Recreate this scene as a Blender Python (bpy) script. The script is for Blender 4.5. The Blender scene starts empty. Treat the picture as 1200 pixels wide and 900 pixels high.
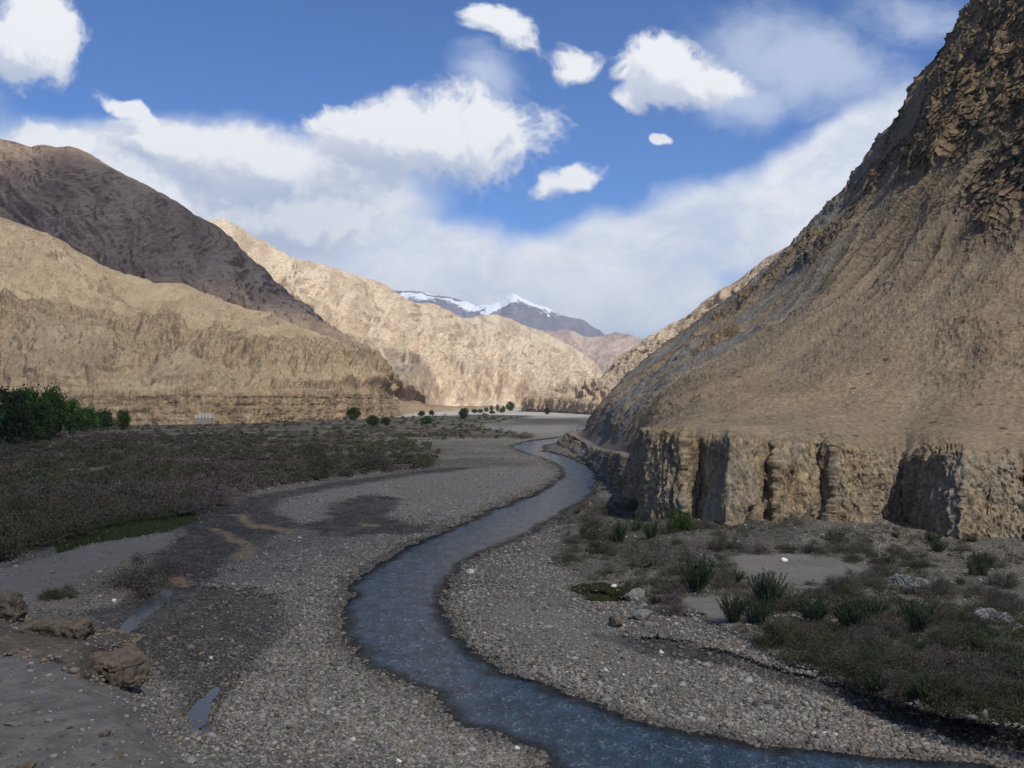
import bpy, math, random
import numpy as np
from mathutils import Vector
R = math.radians
rng = np.random.default_rng(7)
F32 = np.float32
scene = bpy.context.scene
COL = scene.collection

# ------------------------------------------------------------------ camera model
W0, H0, FPX = 1200.0, 900.0, 1167.0
CAMH = 12.0
TILT = math.atan(20.0 / FPX)          # horizon sits 20 px under the middle of the frame

def ray(u, v):
    cx = (np.asarray(u, float) - 600) / FPX
    cy = (450 - np.asarray(v, float)) / FPX
    c, s = math.cos(TILT), math.sin(TILT)
    y = c - cy * s
    z = s + cy * c
    return cx / y, z / y              # x and z per metre of y

def P(u, v, d):
    a, b = ray(u, v)
    return np.stack([a * d, d + 0 * a, CAMH + b * d], -1)

# ------------------------------------------------------------------ noise
_g = np.random.default_rng(99)
GR = _g.normal(size=(256, 3)).astype(F32); GR /= np.linalg.norm(GR, axis=1, keepdims=True)

def perlin(x, y, z, seed=0):
    x = np.asarray(x, F32); y = np.asarray(y, F32); z = np.asarray(z, F32)
    x, y, z = np.broadcast_arrays(x, y, z)
    xi = np.floor(x); yi = np.floor(y); zi = np.floor(z)
    xf = x - xi; yf = y - yi; zf = z - zi
    xi = xi.astype(np.int64); yi = yi.astype(np.int64); zi = zi.astype(np.int64)
    fx = xf * xf * xf * (xf * (xf * 6 - 15) + 10)
    fy = yf * yf * yf * (yf * (yf * 6 - 15) + 10)
    fz = zf * zf * zf * (zf * (zf * 6 - 15) + 10)
    out = np.zeros(x.shape, F32)
    for dx in (0, 1):
        wx = fx if dx else 1 - fx
        for dy in (0, 1):
            wy = fy if dy else 1 - fy
            for dz in (0, 1):
                wz = fz if dz else 1 - fz
                h = ((xi + dx) * 374761393 + (yi + dy) * 668265263 + (zi + dz) * 1440662683 + seed * 97531) & 0xffffffff
                h = ((h ^ (h >> 13)) * 1274126177) & 0xffffffff
                h = (h ^ (h >> 16)) & 255
                g = GR[h]
                out += wx * wy * wz * (g[..., 0] * (xf - dx) + g[..., 1] * (yf - dy) + g[..., 2] * (zf - dz))
    return out * 1.5

def fbm(x, y, z, freq, octs, seed=0, gain=0.5, ridged=False):
    a = 1.0; tot = 0; s = 0
    for o in range(octs):
        n = perlin(x * freq, y * freq, z * freq, seed + o * 13)
        if ridged:
            n = 1 - 2 * np.abs(n) * 1.3
        tot = tot + a * n; s += a
        a *= gain; freq *= 2.03
    return tot / s

def sstep(a, b, x):
    t = np.clip((x - a) / (b - a), 0, 1)
    return t * t * (3 - 2 * t)

# ------------------------------------------------------------------ mesh helpers
def mesh_np(name, verts, faces, attrs=None, smooth=True):
    """faces: (n,3) or (n,4) int array; attrs: {name: (n,) or (n,3|4)} per vertex"""
    me = bpy.data.meshes.new(name)
    verts = np.ascontiguousarray(verts, F32); faces = np.ascontiguousarray(faces, np.int32)
    k = faces.shape[1]
    me.vertices.add(len(verts)); me.vertices.foreach_set('co', verts.ravel())
    me.loops.add(faces.size); me.loops.foreach_set('vertex_index', faces.ravel())
    me.polygons.add(len(faces))
    me.polygons.foreach_set('loop_start', np.arange(0, faces.size, k, dtype=np.int32))
    me.polygons.foreach_set('use_smooth', np.full(len(faces), smooth))
    for an, av in (attrs or {}).items():
        av = np.asarray(av, F32)
        if av.ndim == 1:
            a = me.attributes.new(an, 'FLOAT', 'POINT'); a.data.foreach_set('value', np.ascontiguousarray(av))
        elif av.shape[1] == 3:
            a = me.attributes.new(an, 'FLOAT_VECTOR', 'POINT'); a.data.foreach_set('vector', np.ascontiguousarray(av).ravel())
        else:
            a = me.attributes.new(an, 'FLOAT_COLOR', 'POINT'); a.data.foreach_set('color', np.ascontiguousarray(av).ravel())
    me.update(calc_edges=True); me.validate()
    return me

def link(name, me, mat=None, parent=None, **props):
    o = bpy.data.objects.new(name, me); COL.objects.link(o)
    if mat is not None and me is not None and len(me.materials) == 0:
        me.materials.append(mat)
    if parent is not None: o.parent = parent
    for k_, v_ in props.items():
        if v_ is not None: o[k_] = v_
    return o

def grid_faces(nr, nc, flip=False):
    i = np.arange((nr - 1) * (nc - 1)); r = i // (nc - 1); c = i % (nc - 1)
    a = r * nc + c
    f = np.stack([a, a + 1, a + nc + 1, a + nc], 1)
    return f[:, ::-1] if flip else f

# ------------------------------------------------------------------ node helpers
class NT:
    def __init__(s, nt):
        s.nt = nt; s.n = nt.nodes; s.l = nt.links
    def node(s, typ, **kw):
        n = s.n.new(typ)
        for k, v in kw.items(): setattr(n, k, v)
        return n
    def set(s, sock, v):
        if hasattr(v, 'links') or isinstance(v, bpy.types.NodeSocket): s.l.new(v, sock)
        elif v is not None: sock.default_value = v
    def m(s, op, a, b=None, c=None, clamp=False):
        n = s.n.new('ShaderNodeMath'); n.operation = op; n.use_clamp = clamp
        s.set(n.inputs[0], a)
        if b is not None: s.set(n.inputs[1], b)
        if c is not None: s.set(n.inputs[2], c)
        return n.outputs[0]
    def vm(s, op, a, b=None):
        n = s.n.new('ShaderNodeVectorMath'); n.operation = op
        s.set(n.inputs[0], a)
        if b is not None: s.set(n.inputs[3 if op == 'SCALE' else 1], b)
        return n.outputs[0]
    def noise(s, vec, scale, detail=4, rough=0.55, dist=0.0, dims='3D'):
        n = s.n.new('ShaderNodeTexNoise'); n.noise_dimensions = dims
        s.set(n.inputs['Vector'], vec); n.inputs['Scale'].default_value = scale
        n.inputs['Detail'].default_value = detail; n.inputs['Roughness'].default_value = rough
        n.inputs['Distortion'].default_value = dist
        return n.outputs['Fac']
    def voro(s, vec, scale, out='Distance', feature='F1', rand=1.0):
        n = s.n.new('ShaderNodeTexVoronoi'); n.feature = feature
        s.set(n.inputs['Vector'], vec); n.inputs['Scale'].default_value = scale
        n.inputs['Randomness'].default_value = rand
        return n.outputs[out]
    def rng(s, x, a, b, c=0.0, d=1.0, smooth=True):
        n = s.n.new('ShaderNodeMapRange'); n.interpolation_type = 'SMOOTHSTEP' if smooth else 'LINEAR'
        s.set(n.inputs[0], x)
        for i, v in enumerate((a, b, c, d)): s.set(n.inputs[i + 1], v)
        return n.outputs[0]
    def mix(s, f, a, b, blend='MIX'):
        n = s.n.new('ShaderNodeMix'); n.data_type = 'RGBA'; n.blend_type = blend; n.clamp_factor = True
        s.set(n.inputs[0], f)
        for k, v in ((6, a), (7, b)):
            if isinstance(v, tuple): v = (*v, 1.0)
            s.set(n.inputs[k], v)
        return n.outputs[2]
    def attr(s, name, out='Fac'):
        n = s.n.new('ShaderNodeAttribute'); n.attribute_name = name
        return n.outputs[out]
    def pos(s): return s.n.new('ShaderNodeNewGeometry').outputs['Position']
    def scale3(s, v, x, y, z):
        n = s.n.new('ShaderNodeVectorMath'); n.operation = 'MULTIPLY'
        s.set(n.inputs[0], v); n.inputs[1].default_value = (x, y, z)
        return n.outputs[0]
    def sep(s, v):
        n = s.n.new('ShaderNodeSeparateXYZ'); s.set(n.inputs[0], v); return n.outputs
    def bump(s, h, strength=0.5, dist=0.1, normal=None):
        n = s.n.new('ShaderNodeBump'); s.set(n.inputs['Height'], h)
        n.inputs['Strength'].default_value = strength; n.inputs['Distance'].default_value = dist
        if normal is not None: s.l.new(normal, n.inputs['Normal'])
        return n.outputs[0]

def material(name):
    m = bpy.data.materials.new(name); m.use_nodes = True
    t = NT(m.node_tree); b = t.n['Principled BSDF']
    b.inputs['Specular IOR Level'].default_value = 0.25
    b.inputs['Roughness'].default_value = 0.9
    return m, t, b

# ------------------------------------------------------------------ world: sky with clouds
SUN_EL = 50.0
SUN_AZ = 57.0          # degrees behind-right: direction to the sun = (cos az, -sin az)
sx, sy, sz = math.cos(R(SUN_EL)) * math.cos(R(SUN_AZ)), -math.cos(R(SUN_EL)) * math.sin(R(SUN_AZ)), math.sin(R(SUN_EL))
SUNV = np.array([sx, sy, sz])

def build_world():
    w = bpy.data.worlds.new('World'); scene.world = w; w.use_nodes = True
    t = NT(w.node_tree); t.n.clear()
    out = t.node('ShaderNodeOutputWorld'); bg = t.node('ShaderNodeBackground')
    sky = t.node('ShaderNodeTexSky'); sky.sky_type = 'NISHITA'; sky.sun_disc = False
    sky.sun_elevation = R(SUN_EL)
    sky.sun_rotation = math.atan2(sx, sy)
    sky.altitude = 3500; sky.air_density = 1.0; sky.dust_density = 0.3; sky.ozone_density = 1.5
    co = t.node('ShaderNodeTexCoord').outputs['Generated']
    X, Y, Z = t.sep(co)[0:3]
    yy = t.m('MAXIMUM', Y, 0.08)
    a = t.m('DIVIDE', X, yy); b = t.m('DIVIDE', Z, yy)      # tangent plane towards +Y
    comb = t.node('ShaderNodeCombineXYZ'); t.set(comb.inputs[0], a); t.set(comb.inputs[1], b)
    p = comb.outputs[0]
    warp = t.node('ShaderNodeTexNoise'); t.set(warp.inputs['Vector'], p); warp.inputs['Scale'].default_value = 7
    warp.inputs['Detail'].default_value = 5
    wv = t.vm('SCALE', t.vm('SUBTRACT', warp.outputs['Color'], (0.5, 0.5, 0.5)), 0.10)
    pw = t.vm('ADD', p, wv); aw, bw, _ = t.sep(pw)[0:3]

    def blob(u, v, ru, rv, rot=0.0, A=None, B=None):
        ca, cb = (u - 600) / FPX, (470 - v) / FPX
        dx = t.m('SUBTRACT', A, ca); dy = t.m('SUBTRACT', B, cb)
        if rot:
            c, s = math.cos(R(rot)), math.sin(R(rot))
            ex = t.m('ADD', t.m('MULTIPLY', dx, c), t.m('MULTIPLY', dy, s))
            ey = t.m('SUBTRACT', t.m('MULTIPLY', dy, c), t.m('MULTIPLY', dx, s))
        else: ex, ey = dx, dy
        ex = t.m('MULTIPLY', ex, FPX / ru); ey = t.m('MULTIPLY', ey, FPX / rv)
        r2 = t.m('ADD', t.m('MULTIPLY', ex, ex), t.m('MULTIPLY', ey, ey))
        return t.m('SUBTRACT', 1.0, t.m('SQRT', r2))
    def field(blobs, A, B):
        f = None
        for bl in blobs:
            x = blob(*bl, A=A, B=B)
            f = x if f is None else t.m('SMOOTH_MAX', f, x, 0.12)
        return f
    crisp = [(15, 45, 72, 54), (520, 166, 136, 58), (420, 150, 95, 42, 10), (585, 28, 56, 33, -35), (672, 66, 32, 24),
             (788, 74, 80, 44), (838, 84, 52, 32), (766, 160, 10, 7), (668, 205, 38, 21, 25), (735, 108, 30, 22), (165, 120, 60, 14, -25),
             (60, 165, 110, 34), (205, 170, 120, 42, -8), (330, 200, 150, 60), (350, 270, 130, 45)]
    soft = [(120, 215, 330, 95), (330, 240, 230, 90), (150, 250, 400, 115), (420, 300, 300, 85, -8), (640, 345, 330, 78), (800, 290, 330, 82, 17), (1030, 200, 230, 85, 22),
            (560, 430, 900, 60), (1500, 150, 400, 160), (-350, 150, 350, 140)]
    wisp = [(960, 70, 190, 66, -20), (1080, 30, 120, 60), (560, 100, 60, 50), (870, 110, 70, 40)]
    def billow(v):
        a1 = t.m('ABSOLUTE', t.m('SUBTRACT', t.noise(v, 16, 3, .5), .5)); a2 = t.m('ABSOLUTE', t.m('SUBTRACT', t.noise(v, 38, 3, .55), .5)); a3 = t.m('ABSOLUTE', t.m('SUBTRACT', t.noise(v, 85, 3, .6), .5))
        return t.m('ADD', t.m('MULTIPLY', a1, 2.2), t.m('ADD', t.m('MULTIPLY', a2, 1.5), t.m('MULTIPLY', a3, .5)))
    n_lo = t.noise(p, 3.2, 6, 0.55); n_w = t.noise(t.scale3(pw, 1, 1.6, 1), 6, 8, 0.65)
    def cfield(v):
        A_, B_, _ = t.sep(v)[0:3]
        n = t.m('SUBTRACT', t.noise(v, 9, 9, 0.58), 0.5)
        return t.m('SUBTRACT', t.m('ADD', field(crisp, A_, B_), t.m('MULTIPLY', n, 1.7)), t.m('MULTIPLY', t.m('SUBTRACT', billow(v), .33), .62))
    fc = cfield(pw)
    dc = t.rng(fc, -0.04, 0.46)
    fs = t.m('ADD', field(soft, aw, bw), t.m('MULTIPLY', t.m('SUBTRACT', n_lo, 0.5), 1.5))
    ds = t.m('MULTIPLY', t.rng(fs, -0.05, 0.42), t.rng(n_w, 0.25, 0.6, 0.84, 1.0))
    fw = t.m('ADD', field(wisp, aw, bw), t.m('MULTIPLY', t.m('SUBTRACT', n_w, 0.5), 1.8))
    dw = t.m('MULTIPLY', t.rng(fw, 0.0, 0.9), 0.60)
    # sunlit sides and shaded undersides: the same field a step towards the sun, and a step up
    f2 = cfield(t.vm('ADD', pw, (0.010, 0.022, 0)))
    up = field(crisp[:14], aw, t.m('ADD', bw, 0.05))
    relief = t.rng(t.m('SUBTRACT', fc, f2), -.30, .34)
    lit = t.m('ADD', t.m('MULTIPLY', relief, .62), t.m('MULTIPLY', t.rng(up, .70, -.10), .36), clamp=True)
    cc = t.mix(lit, (0.50, 0.57, 0.73), (0.97, 0.98, 1.0))
    cs = t.mix(t.rng(n_w, 0.32, 0.62), (0.70, 0.76, 0.88), (0.95, 0.97, 1.0))
    # behind the viewer: broken cloud by noise alone
    n_b = t.noise(co, 2.5, 6, 0.6)
    back = t.m('MULTIPLY', t.rng(Y, 0.25, 0.05), t.m('MULTIPLY', t.rng(n_b, 0.48, 0.62), 0.8))
    front = t.rng(Y, 0.05, 0.25)
    K = 1.0
    tint = t.mix(1.0, sky.outputs[0], (0.50, 0.84, 1.27), 'MULTIPLY')
    sc = t.vm('SCALE', tint, 0.115)
    c = t.mix(t.m('MULTIPLY', dw, front), sc, (0.78, 0.85, 0.98))
    c = t.mix(t.m('MULTIPLY', ds, front), c, cs)
    c = t.mix(t.m('MULTIPLY', dc, front), c, cc)
    c = t.mix(back, c, (0.7, 0.75, 0.85))
    t.l.new(c, bg.inputs[0]); bg.inputs[1].default_value = K
    t.l.new(bg.outputs[0], out.inputs[0])
    w.cycles.sampling_method = 'MANUAL'; w.cycles.sample_map_resolution = 512
build_world()

sun = bpy.data.lights.new('sun', 'SUN'); sun.energy = 4.2; sun.angle = R(0.53); sun.color = (1.0, 0.94, 0.84)
so = bpy.data.objects.new('sun', sun); COL.objects.link(so)
so.rotation_euler = Vector((-sx, -sy, -sz)).to_track_quat('-Z', 'Y').to_euler()

cam = bpy.data.cameras.new('camera'); cam.sensor_width = 36; cam.lens = 36 * FPX / W0
cam.clip_end = 60000; cam.clip_start = 0.1
co_ = bpy.data.objects.new('camera', cam); COL.objects.link(co_)
co_.location = (0, 0, CAMH); co_.rotation_euler = (R(90) + TILT, 0, 0)
scene.camera = co_

# ------------------------------------------------------------------ ground description (photo outline -> plane z=0)
def plane(u, v):
    a, b = ray(u, v); b = np.minimum(b, -1e-5)
    d = CAMH / -b
    return a * d, d

def poly_sd(x, y, pts):
    """signed distance in metres to a polygon whose corners are ground points (u,v)"""
    pu = np.array(pts, float); px, py = plane(pu[:, 0], pu[:, 1])
    n = len(px); dmin = np.full(x.shape, 1e18, F32); inside = np.zeros(x.shape, bool)
    for i in range(n):
        x0, y0, x1, y1 = px[i], py[i], px[(i + 1) % n], py[(i + 1) % n]
        ex, ey = x1 - x0, y1 - y0
        t = np.clip(((x - x0) * ex + (y - y0) * ey) / (ex * ex + ey * ey + 1e-9), 0, 1)
        dmin = np.minimum(dmin, (x - x0 - t * ex) ** 2 + (y - y0 - t * ey) ** 2)
        c = ((y0 > y) != (y1 > y)) & (x < (x1 - x0) * (y - y0) / (y1 - y0 + 1e-12) + x0)
        inside ^= c
    d = np.sqrt(dmin)
    return np.where(inside, -d, d)

RIVER = [(627, 905), (613, 880), (580, 867), (533, 847), (500, 822), (450, 797), (412, 775), (396, 745), (393, 722), (398, 700), (418, 672), (465, 645),
         (520, 621), (570, 600), (620, 580), (648, 566), (658, 555), (652, 545), (632, 536), (608, 529), (598, 523), (612, 518), (660, 512), (672, 508), (700, 500), (702, 502),
         (690, 508), (672, 514), (640, 522), (640, 529), (672, 536), (697, 549), (705, 562), (700, 577), (680, 594), (640, 617),
         (592, 639), (548, 660), (527, 685), (522, 710), (538, 738), (566, 766), (602, 787), (660, 809), (730, 830), (800, 852), (917, 871), (967, 880), (1080, 888), (1250, 900), (1600, 930), (1600, 1000), (800, 1000), (700, 940)]
SCRUB_L = [(-600, 500), (250, 498), (455, 489), (560, 486), (625, 487), (600, 493), (560, 500), (610, 510), (590, 513), (480, 516), (520, 528), (505, 546), (440, 553), (330, 566), (285, 578), (250, 590), (225, 602), (150, 612), (90, 625), (0, 655), (-600, 690)]
GRASS_L = [(60, 640), (110, 614), (180, 603), (222, 603), (232, 612), (190, 625), (120, 635), (70, 648)]
DARKCH = [(175, 660), (215, 622), (233, 600), (300, 580), (420, 561), (510, 549), (570, 547), (480, 558), (400, 571), (330, 584), (318, 600), (345, 618), (300, 640), (270, 655), (235, 690), (190, 700), (150, 730), (120, 740), (150, 700)]
DARKIN = [(385, 592), (430, 580), (470, 586), (458, 598), (445, 606), (505, 617), (500, 624), (430, 628), (395, 632), (350, 618), (388, 608)]
DARKFG = [(90, 720), (200, 690), (300, 690), (330, 705), (330, 740), (300, 790), (270, 800), (250, 860), (225, 850), (205, 810), (160, 770), (110, 740)]
SALT = [(-100, 700), (0, 668), (100, 642), (190, 626), (212, 632), (160, 652), (60, 690), (95, 700), (80, 712), (0, 712)]
TANBR = [(20, 705), (90, 680), (150, 655), (195, 660), (198, 690), (150, 704), (60, 720)]
SAND1 = [(270, 603), (282, 602), (302, 612), (345, 621), (340, 624), (300, 618)]
SAND2 = [(240, 617), (262, 622), (285, 632), (303, 645), (296, 655), (270, 655), (288, 645), (268, 634)]
SAND3 = [(197, 665), (205, 664), (212, 675), (228, 686), (215, 690), (198, 688)]
SAND4 = [(420, 613), (445, 613), (447, 617), (425, 617)]
TERR_R = [(652, 602), (700, 582), (750, 578), (850, 600), (1200, 630), (1700, 650), (1700, 880), (1300, 868), (1200, 856), (1060, 826), (1000, 806), (930, 775), (870, 748), (820, 722), (770, 716), (740, 702), (690, 694), (660, 660)]
SIDECH = [(690, 748), (720, 742), (780, 750), (850, 765), (950, 792), (1060, 826), (1250, 866), (1600, 930), (1600, 950), (1200, 884), (1100, 862), (960, 815), (850, 783), (760, 764)]
ALGAE = [(668, 692), (700, 684), (738, 690), (735, 704), (690, 705)]
SANDR = [(855, 652), (950, 648), (1020, 668), (985, 692), (900, 690), (870, 676)]
SANDR2 = [(795, 705), (845, 698), (875, 720), (860, 738), (818, 722)]
ROAD = [(-600, 640), (-80, 690), (0, 712), (60, 735), (110, 742), (150, 750), (158, 795), (200, 822), (232, 858), (262, 884), (340, 881), (460, 884), (560, 898), (640, 925), (800, 960), (1300, 1000), (1300, 1500), (-600, 1500)]
BAR = [(318, 592), (400, 568), (560, 549), (640, 549), (656, 556), (600, 582), (540, 606), (510, 612), (450, 604), (472, 590), (440, 578), (385, 588), (388, 606), (350, 616), (335, 606)]
BAR2 = [(330, 640), (430, 632), (500, 626), (470, 650), (415, 680), (400, 720), (330, 700), (260, 680)]
RIM = [(-120, 690), (0, 716), (60, 733), (150, 748), (154, 792), (112, 800), (60, 778), (0, 768), (-120, 752)]
GRAVFINE = [(560, 700), (660, 712), (760, 760), (860, 800), (800, 830), (700, 800), (620, 770), (560, 740)]

def ground_masks(u, v):
    """everything about the ground below photo position (u, v): masks and painted height"""
    x, y = plane(u, v)
    x = x.astype(F32); y = y.astype(F32)
    sc = np.clip(y / 60, 0.6, 12)
    wx = fbm(x, y, 0 * x, 0.25, 4, 3) * 1.6 * np.sqrt(sc); wy = fbm(x, y, 0 * x + 9, 0.25, 4, 5) * 1.6 * np.sqrt(sc)
    X, Y = x + wx * .6, y + wy * 1.6
    M = {}
    sd = lambda p: poly_sd(X, Y, p)
    sdr = poly_sd(x + wx * .6 + .5 * fbm(x, y, 0 * x, .9, 3, 6), y + wy * .9, RIVER)
    M['sdr'] = sdr
    soft = 0.5 * sc
    for k, p, s in (('scrub', SCRUB_L, 1.5), ('grass', GRASS_L, 1), ('dark1', DARKCH, 1.2), ('dark2', DARKIN, 1), ('dark3', DARKFG, 1.6), ('salt', SALT, 1), ('tanbr', TANBR, 1.2),
                    ('s1', SAND1, .6), ('s2', SAND2, .6), ('s3', SAND3, .6), ('s4', SAND4, .5), ('terr', TERR_R, 1.2), ('side', SIDECH, .9), ('algae', ALGAE, .8), ('sr1', SANDR, 1), ('sr2', SANDR2, .8), ('fine', GRAVFINE, 2), ('bar', BAR, 1), ('bar2', BAR2, 2), ('rim', RIM, 1.0)):
        M[k] = sstep(soft * s, -soft * s, sd(p))
    M['road_sd'] = poly_sd(x + wx * .25, y + wy * .25, ROAD)
    M['road'] = sstep(0.6, -0.6, M['road_sd'])
    far = sstep(330, 700, y)
    # height
    Z = 0.10 + 0.30 * sstep(0, 5, sdr) * (1 - 0.6 * far)
    Z = Z + 0.10 * fbm(x, y, 0 * x, 0.12, 3, 21) * sstep(0.5, 4, sdr)
    Z = np.where(sdr < 1.0, np.minimum(Z, 0.0 + 0.12 * sdr + 0.0), Z)
    Z = np.where(sdr < 0, -0.45 * sstep(0, -2.2, sdr), Z)
    Z = Z + 0.45 * M['scrub'] + (0.22 + .7 * sstep(960, 1080, u) * sstep(690, 760, v)) * M['terr'] + .12 * M['bar'] + .1 * M['bar2']
    Z = Z + M['terr'] * (0.9 - .6 * sstep(980, 1120, u)) * sstep(680, 620, v) * sstep(740, 800, u)
    for cu, wd, hh in ((945, 45, 1.9), (1022, 62, 2.6), (880, 30, .8), (1170, 60, 1.0)):
        Z = Z + .3 * hh * sstep(wd, 0, np.abs(u - cu)) * sstep(652, 618, v)
    for k in ('dark1', 'dark2', 'dark3', 's1', 's2', 's3', 's4'):
        Z = Z - (0.16 if k[0] == 'd' else 0.04) * M[k] * (1 - M['scrub'])
    Z = Z - 0.16 * M['side']
    rz = 2.9 * sstep(0.2, -2.5, M['road_sd'])
    Z = Z + rz + M['rim'] * (.10 + .22 * fbm(x, y, 0 * x, .45, 4, 77))
    Z = np.where((sdr > 0), np.maximum(Z, 0.03), Z)
    M['Z'] = Z
    return M, x, y

def ground_xyz(u, v, M=None):
    if M is None: M, _, _ = ground_masks(u, v)
    a, b = ray(u, v); b = np.minimum(b, -1e-5)
    d = (CAMH - M['Z']) / -b
    x, y = a * d, d
    z = M['Z'] + 0
    near = sstep(400, 120, y)
    cob = M['sdr'] > 0.3
    z = z + 0.045 * fbm(x, y, 0 * x, 1.1, 4, 40) * near * cob
    z = z + (M['scrub'] * 0.25 + M['terr'] * .12) * fbm(x, y, 0 * x, .35, 4, 44)
    z = z + M['road'] * 0.16 * fbm(x, y, 0 * x, .5, 5, 48) * sstep(2.5, 1.0, np.abs(M['road_sd'])) * 1.5
    return np.stack([x, y, z], -1)

def build_ground():
    ul = [-30000, -16000, -9000, -5000, -3000, -2000, -1400]
    ul += list(np.arange(-1000, -60, 12)) + list(np.arange(-60, 1260, 0.95)) + list(np.arange(1260, 2200, 12)) + [2600, 3200, 4200, 6200, 10200, 17200, 31000]
    us = np.array(ul, float)
    vs = np.concatenate([[470.6, 471.2, 472, 473, 474, 475, 476], np.arange(477, 520, .55), np.arange(520, 640, .65), np.arange(640, 905, .8)])
    U, V = np.meshgrid(us, vs)
    M, x0, y0 = ground_masks(U, V)
    xyz = ground_xyz(U, V, M)
    # banks may be sheer but never overhang
    yy = xyz[::-1, :, 1]; ym = np.maximum.accumulate(yy, 0); f_ = (ym / np.maximum(yy, .1))[::-1]
    xyz[..., 0] *= f_; xyz[..., 1] *= f_
    wet = np.clip(np.maximum.reduce([M['dark1'], M['dark2'], M['dark3'] * .75, M['side'] * .9, sstep(1.6, 0.1, M['sdr']) * .8, sstep(4, 0.5, M['sdr']) * .25]) * (1 - .8 * M['scrub']), 0, 1)
    sand = np.maximum.reduce([M['s1'], M['s2'], M['s3'], M['s4'], M['tanbr'] * .45])
    green = np.maximum(M['grass'], M['algae'])
    green = np.maximum(green, M['terr'] * .22 * sstep(-.1, .4, fbm(x0, y0, 0 * x0, .09, 3, 60)))
    silt = np.maximum.reduce([M['rim'] * .6, M['salt'], M['sr1'], M['sr2'], M['fine'] * .5, M['road'] * sstep(-1, -3, M['road_sd'])])
    soil = np.maximum(M['scrub'], M['terr'] * .55) * (1 - M['sr1']) * (1 - M['sr2'])
    att = np.stack([wet, sand, green, silt], -1)
    road = M['road'] * (1 - .6 * M['rim']); bar = np.clip(M['bar'] + .7 * M['bar2'] + .5 * M['fine'], 0, 1)
    # rows nearer than the photo's lower edge: the bank climbs to the road at the camera's feet
    edge = xyz[-1]; rows = []; NR = 60
    for i in range(1, NR + 1):
        t = i / NR
        y = edge[:, 1] * (1 - t) ** 1.2 + (-120) * t ** 3
        z = edge[:, 2] + (10.3 - edge[:, 2]) * sstep(0, .75, np.full_like(y, t))
        x = edge[:, 0] * (1 + 2.0 * t * t)
        z = z + .12 * fbm(x, y, 0 * x, .6, 4, 70) * (1 - t)
        rows.append(np.stack([x, y, z], -1))
    xyz = np.concatenate([xyz, np.array(rows)], 0)
    pad = lambda A, val: np.concatenate([A, np.broadcast_to(np.asarray(val, float), (NR,) + A.shape[1:])], 0)
    att = pad(att, (0, 0, 0, 0)); soil = pad(soil, 0); bar = pad(bar, 0); rim = pad(M['rim'], 0); road = pad(road, 0)
    road[-NR:] = np.linspace(0, 1, NR)[:, None] * .6 + road[-NR - 1][None] * .4
    nr, nc = xyz.shape[:2]
    me = mesh_np('ground', xyz.reshape(-1, 3), grid_faces(nr, nc, True), {'mk': att.reshape(-1, 4), 'soil': soil.ravel(), 'bar': bar.ravel(), 'rim': rim.ravel(), 'road': road.ravel()})
    m, t, b = material('riverbed_gravel')
    p = t.pos()
    sp = t.node('ShaderNodeSeparateColor'); t.l.new(t.attr('mk', 'Color'), sp.inputs[0])
    wet, sand, green = sp.outputs[0], sp.outputs[1], sp.outputs[2]; silt = t.attr('mk', 'Alpha')
    big = t.noise(p, .045, 5, .6); med = t.noise(p, .5, 5, .6); fine = t.noise(p, 5, 4, .6)
    # streaks left by the water, drawn out along the valley
    st = t.noise(t.scale3(p, .5, .10, 1), 1, 5, .65, .6)
    g = t.mix(t.rng(big, .35, .65), (.120, .110, .096), (.185, .172, .148))
    g = t.mix(t.rng(st, .45, .7, 0, .7), g, (.085, .080, .074))
    g = t.mix(t.attr('bar'), g, t.mix(med, (.165, .158, .142), (.215, .205, .185)))
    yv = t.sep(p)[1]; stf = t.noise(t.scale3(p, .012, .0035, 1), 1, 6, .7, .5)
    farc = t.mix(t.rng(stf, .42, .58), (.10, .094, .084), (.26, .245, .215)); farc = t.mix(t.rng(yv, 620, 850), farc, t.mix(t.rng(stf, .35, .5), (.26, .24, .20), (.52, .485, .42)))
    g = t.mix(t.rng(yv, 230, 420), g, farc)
    v1 = t.node('ShaderNodeTexVoronoi'); t.l.new(p, v1.inputs['Vector']); v1.inputs['Scale'].default_value = 8.5
    v2 = t.node('ShaderNodeTexVoronoi'); t.l.new(p, v2.inputs['Vector']); v2.inputs['Scale'].default_value = 21
    vc1 = t.sep(v1.outputs['Color'])[0]; vc2 = t.sep(v2.outputs['Color'])[1]
    stone = t.rng(vc1, 0, 1, .50, 1.65, False); stone2 = t.rng(vc2, 0, 1, .6, 1.45, False)
    gap = t.rng(v1.outputs['Distance'], .35, .75, 1, .45)
    pe = t.m('MULTIPLY', t.m('MULTIPLY', stone, stone2), gap)
    pe = t.m('ADD', t.m('MULTIPLY', pe, t.m('SUBTRACT', 1.0, t.m('MULTIPLY', silt, .75))), t.m('MULTIPLY', silt, .75))
    g = t.mix(silt, g, t.mix(med, (.125, .116, .102), (.185, .172, .150)))
    soilc = t.mix(t.rng(big, .40, .60), (.060, .052, .041), (.150, .132, .104))
    g = t.mix(t.m('MULTIPLY', t.attr('soil'), t.rng(med, .3, .5, .6, 1)), g, soilc)
    g = t.vm('MULTIPLY', g, t.mix(1, (0, 0, 0), (1, 1, 1)))
    cmb = t.node('ShaderNodeCombineXYZ')
    for i in range(3): t.l.new(pe, cmb.inputs[i])
    g = t.vm('MULTIPLY', g, cmb.outputs[0])
    g = t.mix(green, g, t.mix(t.rng(fine, .3, .7), (.030, .036, .014), (.064, .074, .028)))
    spk = t.noise(p, 1.6, 6, .7)
    wr = t.m('MULTIPLY', wet, t.m('MULTIPLY', t.rng(med, .32, .58, .45, 1), t.rng(spk, .40, .60, .55, 1)))
    g = t.mix(wr, g, t.mix(fine, (.013, .0115, .0095), (.032, .029, .024)))
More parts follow.
